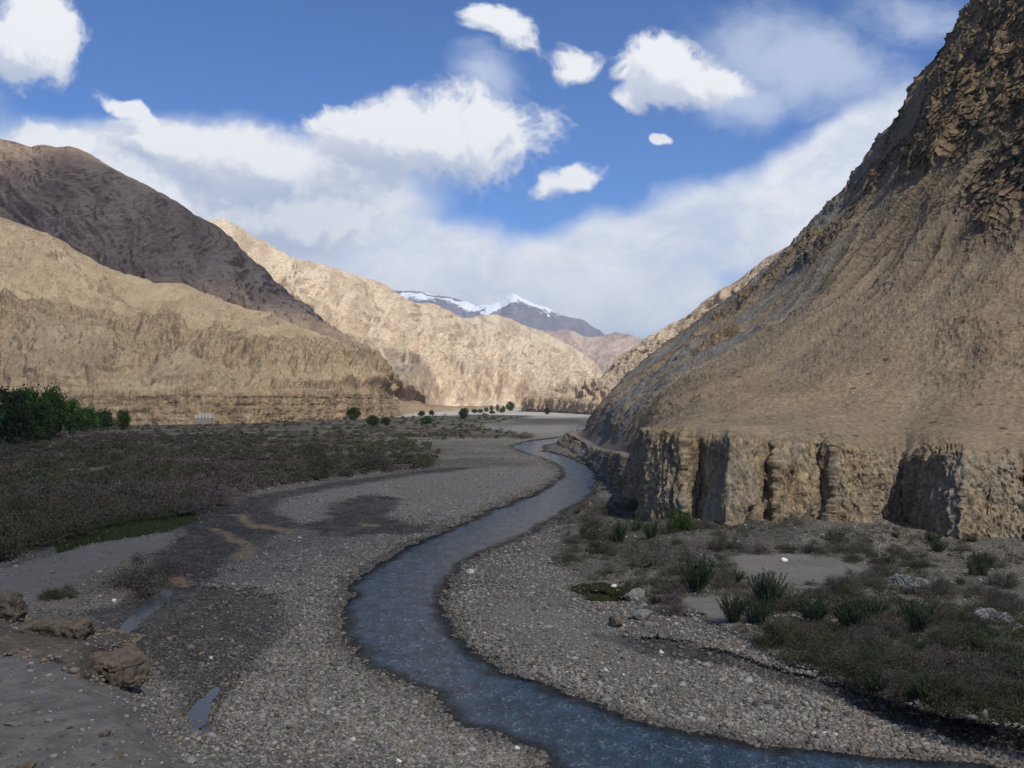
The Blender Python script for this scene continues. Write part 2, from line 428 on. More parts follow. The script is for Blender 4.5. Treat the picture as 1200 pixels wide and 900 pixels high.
    g = t.mix(sand, g, (.20, .145, .088))
    g = t.mix(t.attr('road'), g, t.mix(t.rng(t.noise(p, 1.3, 6, .7), .35, .7), (.10, .094, .086), (.16, .15, .135)))
    g = t.mix(t.m('MULTIPLY', t.attr('rim'), .85), g, t.mix(t.rng(t.noise(p, 2.2, 6, .7), .35, .7), (.060, .048, .036), (.15, .118, .085)))
    t.l.new(g, b.inputs['Base Color'])
    t.l.new(t.rng(wr, 0, 1, .95, .72), b.inputs['Roughness'])
    b.inputs['Specular IOR Level'].default_value = .12
    h = t.m('ADD', t.m('MULTIPLY', t.rng(v1.outputs['Distance'], 0, .7, 1, 0), .7), t.m('ADD', t.m('MULTIPLY', t.rng(v2.outputs['Distance'], 0, .7, 1, 0), .3), t.m('MULTIPLY', fine, .6)))
    h = t.m('MULTIPLY', h, t.m('SUBTRACT', 1.0, t.m('MULTIPLY', t.m('MAXIMUM', t.attr('road'), silt), .8)))
    t.l.new(t.bump(h, .9, .07), b.inputs['Normal'])
    link('ground', me, m, kind='structure')
    return us
build_ground()

# ------------------------------------------------------------------ water
def build_water():
    mp, tp, bp = material('still_pool_water'); bp.inputs['Base Color'].default_value = (.050, .052, .050, 1); bp.inputs['Roughness'].default_value = .22
    tp.l.new(tp.bump(tp.noise(tp.pos(), 3, 2), .06, .02), bp.inputs['Normal'])
    m, t, b = material('running_water')
    p = t.pos()
    dp = t.attr('depth')
    q = t.scale3(p, 1, .55, 1)
    n1 = t.noise(q, 1.9, 5, .65, .4); n2 = t.noise(q, 6.5, 4, .65, .3); n3 = t.noise(q, .35, 3, .5)
    h = t.m('ADD', t.m('MULTIPLY', n1, .75), t.m('ADD', t.m('MULTIPLY', n2, .28), t.m('MULTIPLY', n3, .5)))
    nrm = t.bump(h, 1.0, 2.2)
    col = t.mix(t.rng(t.noise(q, .9, 4, .6), .35, .7), (.034, .085, .150), (.078, .155, .245))
    glints = t.rng(t.m('ADD', n2, t.m('MULTIPLY', n1, .9)), 0.99, 1.16, 0, .50)  # pale streaks painted into the water colour as glints of bright sky
    col = t.mix(glints, col, (.42, .47, .50))
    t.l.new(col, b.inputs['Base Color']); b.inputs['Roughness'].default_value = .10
    b.inputs['Specular IOR Level'].default_value = .5; b.inputs['IOR'].default_value = 1.33
    t.l.new(nrm, b.inputs['Normal'])
    clear = t.node('ShaderNodeBsdfTransparent'); clear.inputs[0].default_value = (.72, .78, .76, 1)
    gl = t.node('ShaderNodeBsdfGlossy'); gl.inputs['Roughness'].default_value = .08; t.l.new(nrm, gl.inputs['Normal'])
    fr = t.node('ShaderNodeFresnel'); fr.inputs[0].default_value = 1.33; t.l.new(nrm, fr.inputs['Normal'])
    shal = t.node('ShaderNodeMixShader'); t.l.new(fr.outputs[0], shal.inputs[0]); t.l.new(clear.outputs[0], shal.inputs[1]); t.l.new(gl.outputs[0], shal.inputs[2])
    mx = t.node('ShaderNodeMixShader'); t.l.new(t.rng(dp, 0.0, .32), mx.inputs[0]); t.l.new(shal.outputs[0], mx.inputs[1]); t.l.new(b.outputs[0], mx.inputs[2])
    t.l.new(mx.outputs[0], t.n['Material Output'].inputs[0])
    def sheet(name, u0, u1, v0, v1, du, dv, level, depthfn, keepfn, **pr):
        U, V = np.meshgrid(np.arange(u0, u1, du), np.arange(v0, v1, dv))
        x, y = plane(U, V); s = (CAMH - level) / CAMH; x = x * s; y = y * s
        dep = depthfn(U, V)
        f = grid_faces(*U.shape, True); kp = keepfn(U, V).ravel()[f].any(1); f = f[kp]
        used, inv = np.unique(f.ravel(), return_inverse=True)
        xyz = np.stack([x, y, np.full_like(x, level)], -1).reshape(-1, 3)[used]
        me = mesh_np(name, xyz, inv.reshape(-1, 4), {'depth': dep.ravel()[used]})
        return link(name, me, m if name == 'river' else mp, **pr)
    Mc = {}
    def riv(U, V):
        M, _, _ = ground_masks(U, V); Mc['s'] = M['sdr']; return np.clip(-M['Z'], 0, 1)
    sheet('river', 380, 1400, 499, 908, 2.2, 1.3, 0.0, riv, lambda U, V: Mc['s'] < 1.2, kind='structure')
    def blobs(lst):
        def dfn(U, V):
            r = np.full(U.shape, -1.0)
            for (cu, cv, ru, rv, sl) in lst:
                e = 1 - np.sqrt(((U - cu) / ru) ** 2 + ((V - cv - sl * (U - cu)) / rv) ** 2)
                r = np.maximum(r, e)
            r = r + .35 * fbm(U, V, 0 * U, .06, 3, 81)
            Mc['b'] = r; return np.clip(r * .8, 0, 1)
        return dfn
    for nm, lst, box, lev in (
        ('pool', [(232, 838, 14, 16, -.6), (248, 815, 9, 6, -.8), (250, 868, 16, 16, 0)], (205, 285, 795, 892), .16),
        ('pool', [(180, 708, 22, 9, -.7), (150, 735, 18, 9, -.9)], (115, 215, 688, 762), .20)):
        U, V = np.meshgrid(np.arange(box[0], box[1], 1.5), np.arange(box[2], box[3], 1.0))
        M, _, _ = ground_masks(U, V)
        d = blobs(lst)(U, V)
        lvl = np.median(M['Z'][Mc['b'] > 0.1]) + .05 if (Mc['b'] > .1).any() else lev
        sheet(nm, *box, 1.5, 1.0, float(lvl), blobs(lst), lambda U, V: Mc['b'] > 0.02, kind='structure')
build_water()

# ------------------------------------------------------------------ mountains
def smooth1(a, k, axis):
    if k < 1: return a
    ker = np.ones(2 * k + 1) / (2 * k + 1)
    def f(x):
        xp = np.concatenate([np.full(k, x[0]) + (np.arange(-k, 0)) * (x[1] - x[0]), x, np.full(k, x[-1]) + np.arange(1, k + 1) * (x[-1] - x[-2])])
        return np.convolve(xp, ker, 'valid')
    for _ in range(2): a = np.apply_along_axis(f, axis, a)
    return a

def gridnormals(X):
    du = np.gradient(X, axis=1); dv = np.gradient(X, axis=0)
    n = np.cross(du, dv); n /= np.linalg.norm(n, axis=-1, keepdims=True) + 1e-12
    s = np.sign(np.median(n[..., 2])); return n * s

def loft(lines, cs, segs, ksm=0, rsm=0, kfix=()):
    """lines: control lists of (c, u, v, distance) from foot to the far side of the crest; straight in space between lines"""
    L = []
    for i, ln in enumerate(lines):
        a = np.array(ln, float); o = np.argsort(a[:, 0]); a = a[o]
        u = np.interp(cs, a[:, 0], a[:, 1]); v = np.interp(cs, a[:, 0], a[:, 2]); q = np.interp(cs, a[:, 0], 1 / a[:, 3])
        if ksm and i not in kfix: u, v, q = (smooth1(w, ksm, 0) for w in (u, v, q))
        L.append(np.stack([u, v, q], -1))
    rows = []; tt = []
    for i, n in enumerate(segs):
        for k in range(n):
            f = k / n; rows.append(L[i] * (1 - f) + L[i + 1] * f); tt.append(i + f)
    rows.append(L[-1]); tt.append(len(segs))
    G = np.array(rows)
    if rsm: G = smooth1(G, rsm, 0)
    X = P(G[..., 0], G[..., 1], 1 / G[..., 2])
    return X, np.array(tt)

def flowcoords(X):
    dS = np.linalg.norm(np.diff(X, axis=1), axis=-1).mean(0); S = np.concatenate([[0], np.cumsum(dS)])
    dT = np.linalg.norm(np.diff(X, axis=0), axis=-1); T = np.concatenate([np.zeros((1, X.shape[1])), np.cumsum(dT, 0)])
    return np.broadcast_to(S[None], T.shape), T

def rock_mat(name, c_scree, c_rock, c_dark, c_alt, size, streak=.6, bump=.6, rockbias=0.0, strata=0.0, grain=1.0):
    """size = metres of the main features"""
    m, t, b = material(name)
    p = t.pos(); geo = t.node('ShaderNodeNewGeometry'); nz = t.sep(geo.outputs['True Normal'])[2]
    fl = t.attr('flow', 'Vector'); rk = t.attr('rock')
    s = 1.0 / size
    n1 = t.noise(p, s * .6, 6, .6, .3); n2 = t.noise(p, s * 3, 6, .62); n3 = t.noise(p, s * 16, 5, .65)
    nst = t.noise(t.scale3(fl, s * 3.0, s * .35, 1), 1, 6, .6, .8)
    nst2 = t.noise(t.scale3(fl, s * 9, s * 2.0, 1), 1, 5, .6, .8)
    c = t.mix(t.rng(n1, .38, .64), c_scree, c_alt)
    c = t.mix(t.rng(nst, .42, .66, 0, streak), c, tuple(x * .72 for x in c_rock))
    c = t.mix(t.rng(nst2, .5, .72, 0, streak * .6), c, tuple(min(1, x * 1.22) for x in c_scree))
    steep = t.m('ADD', t.rng(t.m('ADD', nz, t.m('MULTIPLY', t.m('SUBTRACT', n2, .5), .5)), .80, .55), t.m('MULTIPLY', rk, 1.0), clamp=True)
    rc = t.mix(t.rng(n2, .35, .65), c_rock, c_dark)
    rc = t.mix(t.rng(n3, .5, .72, 0, .55), rc, tuple(min(1, x * 1.5) for x in c_rock))
    if strata:
        z = t.sep(p)[2]; zz = t.m('ADD', z, t.m('MULTIPLY', t.m('SUBTRACT', n2, .5), size * .05))
        cb = t.node('ShaderNodeCombineXYZ'); t.l.new(t.m('MULTIPLY', zz, 1.0), cb.inputs[2])
        sn = t.noise(cb.outputs[0], strata, 3, .6)
        rc = t.mix(t.rng(sn, .48, .60, 0, .30), rc, tuple(x * .55 for x in c_rock))
    c = t.mix(t.m('ADD', steep, rockbias, clamp=True), c, rc)
    sh = t.rng(n3, .3, .7, 1 - .28 * grain, 1 + .28 * grain)
    cm = t.node('ShaderNodeCombineXYZ')
    for i in range(3): t.l.new(sh, cm.inputs[i])
    c = t.vm('MULTIPLY', c, cm.outputs[0])
    t.l.new(c, b.inputs['Base Color'])
    vr = t.voro(p, s * 9, 'Distance'); rid = t.m('ABSOLUTE', t.m('SUBTRACT', t.noise(p, s * 7, 6, .7), .5))
    h = t.m('ADD', t.m('MULTIPLY', n2, .6), t.m('ADD', t.m('MULTIPLY', n3, .3), t.m('SUBTRACT', t.m('MULTIPLY', nst2, .12), t.m('ADD', t.m('MULTIPLY', rid, .5 * grain), t.m('MULTIPLY', vr, .12)))))
    t.l.new(t.bump(h, bump, size * .18), b.inputs['Normal'])
    b.inputs['Specular IOR Level'].default_value = .1
    return m, t, b, c

def finish(name, X, mat, rock, S, T, extra=None):
    nr, nc = X.shape[:2]
    att = {'flow': np.stack([S, T, 0 * T], -1).reshape(-1, 3), 'rock': rock.ravel()}
    if extra: att.update({k: v.ravel() for k, v in extra.items()})
    f = grid_faces(nr, nc)
    n = gridnormals(X)
    # make faces point outwards (upwards)
    du = X[0:1, 1:2] - X[0:1, 0:1]
    a = np.cross(X[nr // 2, nc // 2 + 1] - X[nr // 2, nc // 2], X[nr // 2 + 1, nc // 2] - X[nr // 2, nc // 2])
    if a[2] < 0: f = f[:, ::-1]
    me = mesh_np(name, X.reshape(-1, 3), f, att)
    return link(name, me, mat, kind='structure')

def near_mountain():
    # control: c = photo column of the foot
    foot = [(600, 800, 488, 620), (640, 720, 497, 430), (668, 657, 521, 268), (684, 678, 531, 225), (700, 699, 543, 188), (735, 735, 577, 131), (750, 750, 600, 107), (754, 754, 612, 96),
            (768, 768, 618, 92), (800, 800, 624, 89), (812, 812, 627, 91), (832, 832, 629, 88), (852, 852, 632, 84), (870, 870, 630, 85), (895, 895, 626, 88), (906, 906, 628, 86), (945, 945, 622, 88.5),
            (958, 958, 622, 91), (975, 975, 626, 87.5), (1008, 1008, 622, 88), (1018, 1018, 626, 92), (1060, 1060, 634, 93), (1100, 1100, 640, 84), (1122, 1122, 652, 79), (1150, 1150, 652, 79.5), (1200, 1200, 655, 79), (1300, 1300, 690, 70), (1600, 1600, 780, 50), (2200, 2200, 900, 38)]
    top = []
    for (c, u, v, d) in foot:
        if c < 668: top.append((c, u + 5, v - 4, d + 4))
        elif c < 690: top.append((c, u + 9, v - 10, d + 1))
        elif c < 735: top.append((c, u + 3, v - 12, d + 2))
        elif c < 754: top.append((c, u + 3, v - 40, d + 2))
        else: top.append((c, u + (3 if c < 1090 else 10), (503 if c < 805 else 515 + 5 * math.sin(c * .05) + 16 * min(1, max(0, (c - 940) / 90))) if c < 1200 else 532, d + 2.6 + (3 if c > 1100 else 0)))
    top = [(c, u, v if c < 754 or c > 800 else 503, d) for (c, u, v, d) in top]
    bench = [(600, 805, 482, 630), (640, 725, 486, 440), (668, 675, 502, 262), (684, 694, 506, 230), (700, 712, 518, 196), (735, 742, 520, 140), (750, 757, 502, 118), (800, 804, 497, 100), (850, 852, 498, 97), (950, 950, 497, 101), (1060, 1060, 498, 104), (1125, 1130, 502, 98), (1200, 1210, 504, 97), (1600, 1640, 500, 75), (2200, 2300, 480, 60)]
    mid = [(600, 815, 470, 650), (640, 735, 473, 450), (668, 684, 490, 264), (700, 716, 465, 228), (735, 760, 440, 225), (754, 790, 425, 215), (850, 905, 372, 205), (950, 1010, 310, 190), (1060, 1100, 250, 175), (1200, 1260, 200, 155), (1600, 1800, 120, 130), (2200, 2600, 50, 120)]
    crest = [(600, 825, 462, 680), (640, 745, 462, 470), (668, 689, 483, 268), (680, 701, 459, 285), (700, 733, 422, 330), (720, 780, 394, 380), (745, 827, 361, 420), (770, 873, 329, 450), (810, 925, 275, 440), (850, 962, 238, 430), (880, 985, 215, 415), (910, 1003, 188, 405), (950, 1025, 160, 395), (980, 1048, 132, 380), (1005, 1062, 103, 370),
             (1030, 1085, 66, 355), (1060, 1110, 30, 340), (1090, 1135, 0, 320), (1150, 1200, -90, 300), (1250, 1300, -230, 280), (1600, 1900, -450, 250), (2200, 2800, -600, 230)]
    crest = [(c, u + (10 if 675 < c < 900 else 4 if c >= 900 else 0), v, d) for (c, u, v, d) in crest]
    back = [(c, u + 60 + 0 * c, 480, d * 1.9) for (c, u, v, d) in crest]
    under = [(c, u - (2 if c > 668 else 0), v + 30 + 0.1 * (v - 480), d - 1.0 - d * .01) for (c, u, v, d) in foot]
    cs = np.concatenate([np.arange(600, 668, 1.2), np.arange(668, 1215, .62), np.arange(1215, 1600, 4), np.arange(1600, 2200, 20)])
    X, tt = loft([under, foot, top, bench, mid, crest, back], cs, [14, 150, 30, 150, 260, 40], 14, 0, kfix=(0, 1, 2))
    # soften the fold between lines above the bench
    k0 = 14 + 150 + 34
    kt = 14 + 150
    sm = smooth1(X[kt - 40:kt + 60].reshape(100, -1), 5, 0).reshape(100, X.shape[1], 3); X[kt - 28:kt + 48] = sm[12:88]
    X[k0:] = np.apply_along_axis(lambda a: smooth1(a, 10, 0), 0, X[k0:].reshape(X.shape[0] - k0, -1)).reshape(X[k0:].shape) if False else X[k0:]
    S, T = flowcoords(X)
    # column arc length along the foot in metres, used for flutes
    fo = X[20]; Sf = np.concatenate([[0], np.cumsum(np.linalg.norm(np.diff(fo, axis=0), axis=1))])[None] + 0 * T
    tcol = tt[:, None] + 0 * T; C = cs[None] + 0 * T
    n = gridnormals(X); x, y, z = X[..., 0], X[..., 1], X[..., 2]
    cliff = sstep(.0, .3, tcol) * sstep(2.35, 1.92, tcol) * sstep(748, 756, C)
    slope = sstep(2.9, 3.3, tcol)
    # slope: broad buttresses and gullies running down, crags high up and right, scree elsewhere
    S2 = x * .63 - y * .77; T2 = z * 1.4
    S, T = S2, T2
    g = fbm(S + 14 * fbm(x, y, z, .012, 2, 9), T * .22, 0 * z, .028, 4, 11, .5, True)
    big = fbm(x, y, z, .011, 3, 12)
    strat = perlin((x * .55 + y * .22 - z * .80) * .16 + .5 * fbm(x, y, z, .03, 3, 52), 0 * x + 7, 0 * x, 53)
    nearpart = .30 + .70 * sstep(730, 900, C)
    crag = sstep(-.05, .35, fbm(x, y, z, .020, 4, 15) + .22 * strat - .10 + .30 * sstep(3.6, 4.9, tcol) + .25 * sstep(980, 1100, C) - .28 * sstep(4.3, 3.3, tcol) - .06) * slope
    leftpart = sstep(760, 700, C)
    D = slope * (big * 4.0 + g * 4.0 * sstep(3.0, 4.2, tcol))
    D = D + slope * crag * (fbm(x, y, z, .055, 5, 17, .55, True) * 3.4 + fbm(S, T * .3, 0 * x, .16, 3, 18, .5, True) * 1.8 + strat * 1.6)
    D = (D - 1.2 * slope) * nearpart * (1 - .35 * sstep(4.7, 5.0, tcol))
    X = X + n * D[..., None]
    n = gridnormals(X)
    mott = sstep(-.15, .3, fbm(x, y, z, .035, 4, 24))
    D2 = slope * (.75 * fbm(x, y, z, .12, 5, 20, .58) + (.22 + .8 * crag) * fbm(x, y, z, .28, 5, 22, .62, True) * (.35 + .65 * mott) + .16 * fbm(x, y, z, 1.0, 3, 23, .6, True))
    D2 = D2 + slope * crag * .9 * fbm(S, T * .35, 0 * z, .30, 4, 26, .6, True)
    lp = slope * sstep(900, 760, C)
    D2 = D2 + lp * (1.5 * fbm(S + 5 * fbm(x, y, z, .03, 2, 58), T * .12, 0 * z, .055, 5, 55, .6, True) + .7 * fbm(x, y, z, .09, 5, 56, .62, True))
    # nose of the slope beside the river: bouldery
    nose = (1 - slope) * (1 - cliff) * sstep(2.4, 1.9, tcol) * sstep(755, 735, C)
    D2 = D2 + nose * (1.7 * fbm(x, y, z, .16, 6, 25, .6, True) + .8 * fbm(S, T * .3, 0 * z, .22, 4, 27, .6, True))
    # fluted conglomerate cliff: columns running down, undercut pockets, ragged foot
    wv = fbm(x, y, z * .18, .25, 3, 30) * 1.6
    fl1 = fbm(Sf + wv, z * .14, 0 * z, .30, 3, 31, .55, True)
    fl2 = fbm(Sf + wv * .5, z * .16, 0 * z, 1.0, 4, 34, .6, True)
    crn = fbm(x, y, z * .2, .85, 4, 36)
    fall = sstep(1.95, 1.4, tcol)
    facet = sstep(808, 814, C) * sstep(856, 850, C)
    D2 = D2 + cliff * ((fl1 * .38) * (1 - .8 * facet) * (.45 + .75 * fall) + (fl2 * .55 + .28 * fbm(Sf + wv * .6, z * .18, 0 * z, 2.1, 3, 35, .6, True)) * (1 - .75 * facet) + (crn * .18 + .75 * (fbm(x, y, z * .16, .38, 5, 37, .6, True) - .45)) * (1 - .4 * facet) +   .26 * fbm(x, y, z * .28, 2.2, 3, 49, .6, True) * (1 - .5 * facet))
    D2 = D2 + cliff * (-.5) * sstep(.1, .5, fbm(x, y, z * .2, .26, 3, 39)) * (1 - facet)
    foothole = sstep(1.35, 1.02, tcol) * cliff * (1 - facet)
    D2 = D2 - foothole * 1.1 * sstep(-.1, .3, fbm(Sf, 0 * z, 0 * z, .35, 3, 45))
    nn = n.copy(); cm = cliff[..., None]
    nn = nn * (1 - cm) + cm * (n * np.array([1, 1, .25]))
    D2 = D2 - slope * (1.0 + 1.6 * sstep(3.2, 4.4, tcol))
    X = X + nn * D2[..., None]
    X[..., 2] += .35 * cliff * fbm(Sf, 0 * z, 0 * z, .18, 3, 47) * sstep(1.6, 2, tcol)
    X[..., 2] += (.55 * fbm(Sf, T * 0, 0 * z, .22, 4, 147) + .25 * fbm(x, y, 0 * z, .8, 3, 148)) * sstep(1.3, 2, tcol) * sstep(3.0, 2.1, tcol) * sstep(748, 756, C)
    rock = np.clip(cliff * sstep(2.25, 1.85, tcol) + crag * .9 + nose * .35 + slope * .45 * sstep(.05, .35, strat + .4 * fbm(x, y, z, .05, 3, 54)), 0, 1)
    grey = np.clip(leftpart * .35 + sstep(.0, .2, fbm(S, T * .05, 0 * z, .030, 4, 50)) * sstep(1000, 820, C) * .9, 0, 1) * (1 - cliff)
    m, t, b, c = rock_mat('brown_scree_and_rock', (.235, .183, .120), (.185, .136, .084), (.085, .062, .040), (.185, .146, .098), 9.0, .30, .55)
    ck = t.attr('cliffm'); p = t.pos()
    hn = t.noise(t.scale3(p, 1, 1, .4), .7, 6, .7); hn2 = t.noise(t.scale3(p, 1.6, 1.6, .35), 1, 5, .65)
    cc = t.mix(t.rng(hn2, .35, .62), (.275, .210, .128), (.135, .104, .068))
    cc = t.mix(t.rng(hn, .5, .68, 0, .6), cc, (.38, .295, .180))
    cc = t.mix(t.rng(t.noise(p, .16, 4, .6), .45, .62, 0, .6), cc, (.215, .190, .150))
    peb = t.voro(p, 3.0, 'Color'); pb = t.rng(t.sep(peb)[0], 0, 1, .75, 1.25, False)
    cmb = t.node('ShaderNodeCombineXYZ')
    for i in range(3): t.l.new(pb, cmb.inputs[i])
    cc = t.vm('MULTIPLY', cc, cmb.outputs[0])
    c = t.mix(t.attr('grey'), c, t.mix(t.rng(t.noise(p, .4, 6, .7), .35, .68), (.115, .108, .098), (.195, .182, .162)))
    # dots of low cushion plants on the open scree
    vd = t.voro(p, .34, 'Distance'); dots = t.m('MULTIPLY', t.rng(vd, .17, .10), t.rng(t.noise(p, .05, 3), .42, .55))
    c = t.mix(t.m('MULTIPLY', dots, t.m('SUBTRACT', 1.0, t.attr('rock'))), c, (.070, .055, .034))
    c = t.mix(ck, c, cc)
    t.l.new(c, b.inputs['Base Color'])
    finish('mountain_slope', X, m, rock, S, T, {'cliffm': cliff * sstep(2.3, 1.9, tcol), 'grey': grey})
near_mountain()

def simple_mountain(name, lines, cs, segs, mat, freq, amp, gull, seed, ksm=10, dfine=.3, rockfn=None, cliffrows=None, crest_t=None, gf=.35, cliff=False):
    X, tt = loft(lines, cs, segs, ksm, 0)
    S, T = flowcoords(X); tc = tt[:, None] + 0 * T; C = cs[None] + 0 * T
    n = gridnormals(X); x, y, z = X[..., 0], X[..., 1], X[..., 2]
    Sw = S + (1.0 / freq) * .35 * fbm(x, y, z, freq, 3, seed); 
    ridge = fbm(Sw + T * .25, T * gf, 0 * z, freq * 1.3, 5, seed + 1, .55, True)
    ridge2 = fbm(Sw - T * .2, T * gf, 0 * z, freq * 3.2, 4, seed + 7, .6, True)
    big = fbm(x, y, z, freq * .6, 3, seed + 2)
    edge = sstep(0, .25, (tc - tt[0]) / 1.0)
    D = edge * (big * amp + ridge * gull + ridge2 * gull * .28)
    if cliff: D = D * (.22 + .78 * sstep(1.9, 2.6, tc)) * (1 - .88 * sstep(462, 480, C) * (name == 'tan_hill'))
    if crest_t is not None: D = D * (1 - .55 * sstep(crest_t - .25, crest_t, tc))
    rock = np.zeros_like(T)
    if rockfn is not None:
        rock, dd = rockfn(tc, C, x, y, z, S, T); D = D + dd
    X = X + n * D[..., None]
    n = gridnormals(X)
    X = X + n * (edge * dfine * (fbm(x, y, z, freq * 8, 4, seed + 5, .6) + .6 * fbm(x, y, z, freq * 22, 4, seed + 6, .6, True)))[..., None]
    return finish(name, X, mat, rock, S, T)

# left hill: tan terrace cliff and eroded slopes above
def left_hill():
    foot = [(-700, -700, 505, 400), (-200, -200, 502, 440), (0, 0, 499, 480), (120, 120, 498.5, 490), (250, 250, 498, 505), (350, 350, 495, 570), (420, 420, 491, 660), (452, 452, 489.5, 720), (470, 475, 487, 900), (500, 520, 483, 1150), (540, 600, 480, 1500)]
    top = [(-700, -700, 470, 404), (-200, -200, 466, 446), (0, 0, 470, 486), (120, 120, 466, 495), (250, 250, 465, 510), (350, 350, 463, 575), (420, 419, 462, 665), (452, 449, 463, 725), (470, 462, 474, 905), (500, 510, 480, 1155), (540, 600, 478.5, 1510)]
    bench = [(-700, -700, 462, 425), (-200, -200, 460, 465), (0, 0, 463, 506), (120, 120, 460, 515), (250, 250, 459, 530), (350, 350, 457, 595), (420, 416, 456, 680), (452, 446, 458, 735), (470, 458, 470, 915), (500, 508, 479, 1160), (540, 600, 478, 1515)]
    mid = [(-700, -700, 360, 620), (-200, -200, 360, 640), (0, 0, 375, 660), (60, 60, 380, 660), (120, 118, 390, 670), (250, 245, 405, 690), (350, 340, 425, 720), (420, 405, 435, 760), (452, 440, 452, 780), (470, 455, 467, 925), (500, 506, 478, 1170), (540, 600, 477.5, 1520)]
    mid2 = [(-700, -700, 320, 760), (-200, -200, 322, 780), (0, 0, 322, 800), (120, 115, 350, 800), (200, 190, 372, 800), (250, 240, 383, 800), (350, 338, 402, 810), (420, 408, 420, 820), (452, 443, 449, 830), (470, 456, 466, 930), (500, 506, 478, 1175), (540, 600, 477.3, 1530)]
    crest = [(-700, -700, 190, 1200), (-200, -200, 215, 1180), (0, 0, 260, 1150), (60, 60, 280, 1120), (100, 100, 303, 1100), (140, 140, 323, 1080), (180, 180, 340, 1060), (216, 216, 336, 1050), (240, 240, 350, 1030), (280, 280, 363, 1000), (320, 320, 373, 980), (360, 360, 391, 950), (400, 400, 401, 930), (424, 424, 420, 910), (444, 444, 447, 880), (455, 452, 460, 880), (470, 458, 465, 940), (500, 507, 477, 1180), (540, 600, 477, 1540)]
    back = [(c, u + 10, 478 if u < 450 else 479, d * 1.6) for (c, u, v, d) in crest]
    under = [(c, u, v + 8, d - 4) for (c, u, v, d) in foot]
    cs = np.concatenate([np.arange(-700, -20, 8), np.arange(-20, 475, .8), np.arange(475, 540, 2)])
    m, t, b, c = rock_mat('tan_layered_rock', (.36, .272, .165), (.33, .240, .145), (.190, .135, .085), (.44, .335, .205), 40.0, .5, .7, 0.0, .35, .6)
    def rf(tc, C, x, y, z, S, T):
        cl = sstep(.1, .9, tc) * sstep(2.05, 1.95, tc) * sstep(478, 455, C)
        str_ = fbm(0 * x + 3, 0 * y, z, .35, 3, 64) * 1.3 + fbm(S, z * .3, 0 * z, .05, 4, 65, .6, True) * 3.0 + fbm(x, y, z * 2.5, .13, 4, 66) * 1.6
        c2 = sstep(3.0, 3.5, tc + .35 * fbm(S, 0 * z, 0 * z, .006, 3, 67)) * sstep(4.35, 3.9, tc + .35 * fbm(S, 0 * z, 0 * z, .006, 3, 67)) * sstep(.25, -.2, fbm(x, y, z, .004, 2, 68) - .15)
        dd = cl * str_ * .8 + c2 * (fbm(S + 8 * fbm(x, y, z, .02, 2, 1), T * .25, 0 * z, .020, 5, 69, .6, True) * 12 + fbm(x, y, z, .05, 4, 71, .6, True) * 5)
        return np.clip(cl * .7 + c2 * .5, 0, 1), dd * (1 - .9 * sstep(462, 480, C))
    simple_mountain('tan_hill', [under, foot, top, bench, mid, mid2, crest, back], cs, [5, 48, 8, 60, 60, 90, 14], m, .0065, 12, 14, 61, 8, 1.5, rf, None, 6, .22, True)
left_hill()

def dark_mountain():
    crest = [(-900, -900, 60, 1900), (-300, -300, 110, 1800), (-60, -60, 158, 1750), (0, 0, 163, 1720), (35, 35, 176, 1710), (90, 90, 183, 1700), (118, 118, 198, 1690), (150, 150, 216, 1680), (175, 175, 231, 1670), (212, 212, 256, 1660), (250, 250, 277, 1650), (300, 300, 318, 1600), (340, 340, 352, 1560), (380, 380, 386, 1500), (420, 420, 412, 1450), (450, 448, 440, 1400), (470, 462, 462, 1380), (490, 480, 474, 1380)]
    foot = [(-900, -900, 480, 900), (0, 0, 480, 1050), (250, 250, 480, 1050), (400, 380, 480, 1080), (450, 440, 480, 1150), (490, 500, 480, 1330)]
    mid = [(-900, -900, 330, 1350), (0, 0, 335, 1330), (250, 265, 370, 1300), (400, 400, 410, 1280), (450, 446, 455, 1300), (490, 488, 477, 1350)]
    back = [(c, u + 20, 478, d * 1.5) for (c, u, v, d) in crest]
    cs = np.concatenate([np.arange(-900, -20, 9), np.arange(-20, 490, .95)])
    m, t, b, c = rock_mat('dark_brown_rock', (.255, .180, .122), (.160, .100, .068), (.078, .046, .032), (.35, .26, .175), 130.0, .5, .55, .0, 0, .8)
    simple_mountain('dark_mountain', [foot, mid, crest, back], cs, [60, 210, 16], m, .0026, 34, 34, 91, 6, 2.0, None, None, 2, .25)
dark_mountain()

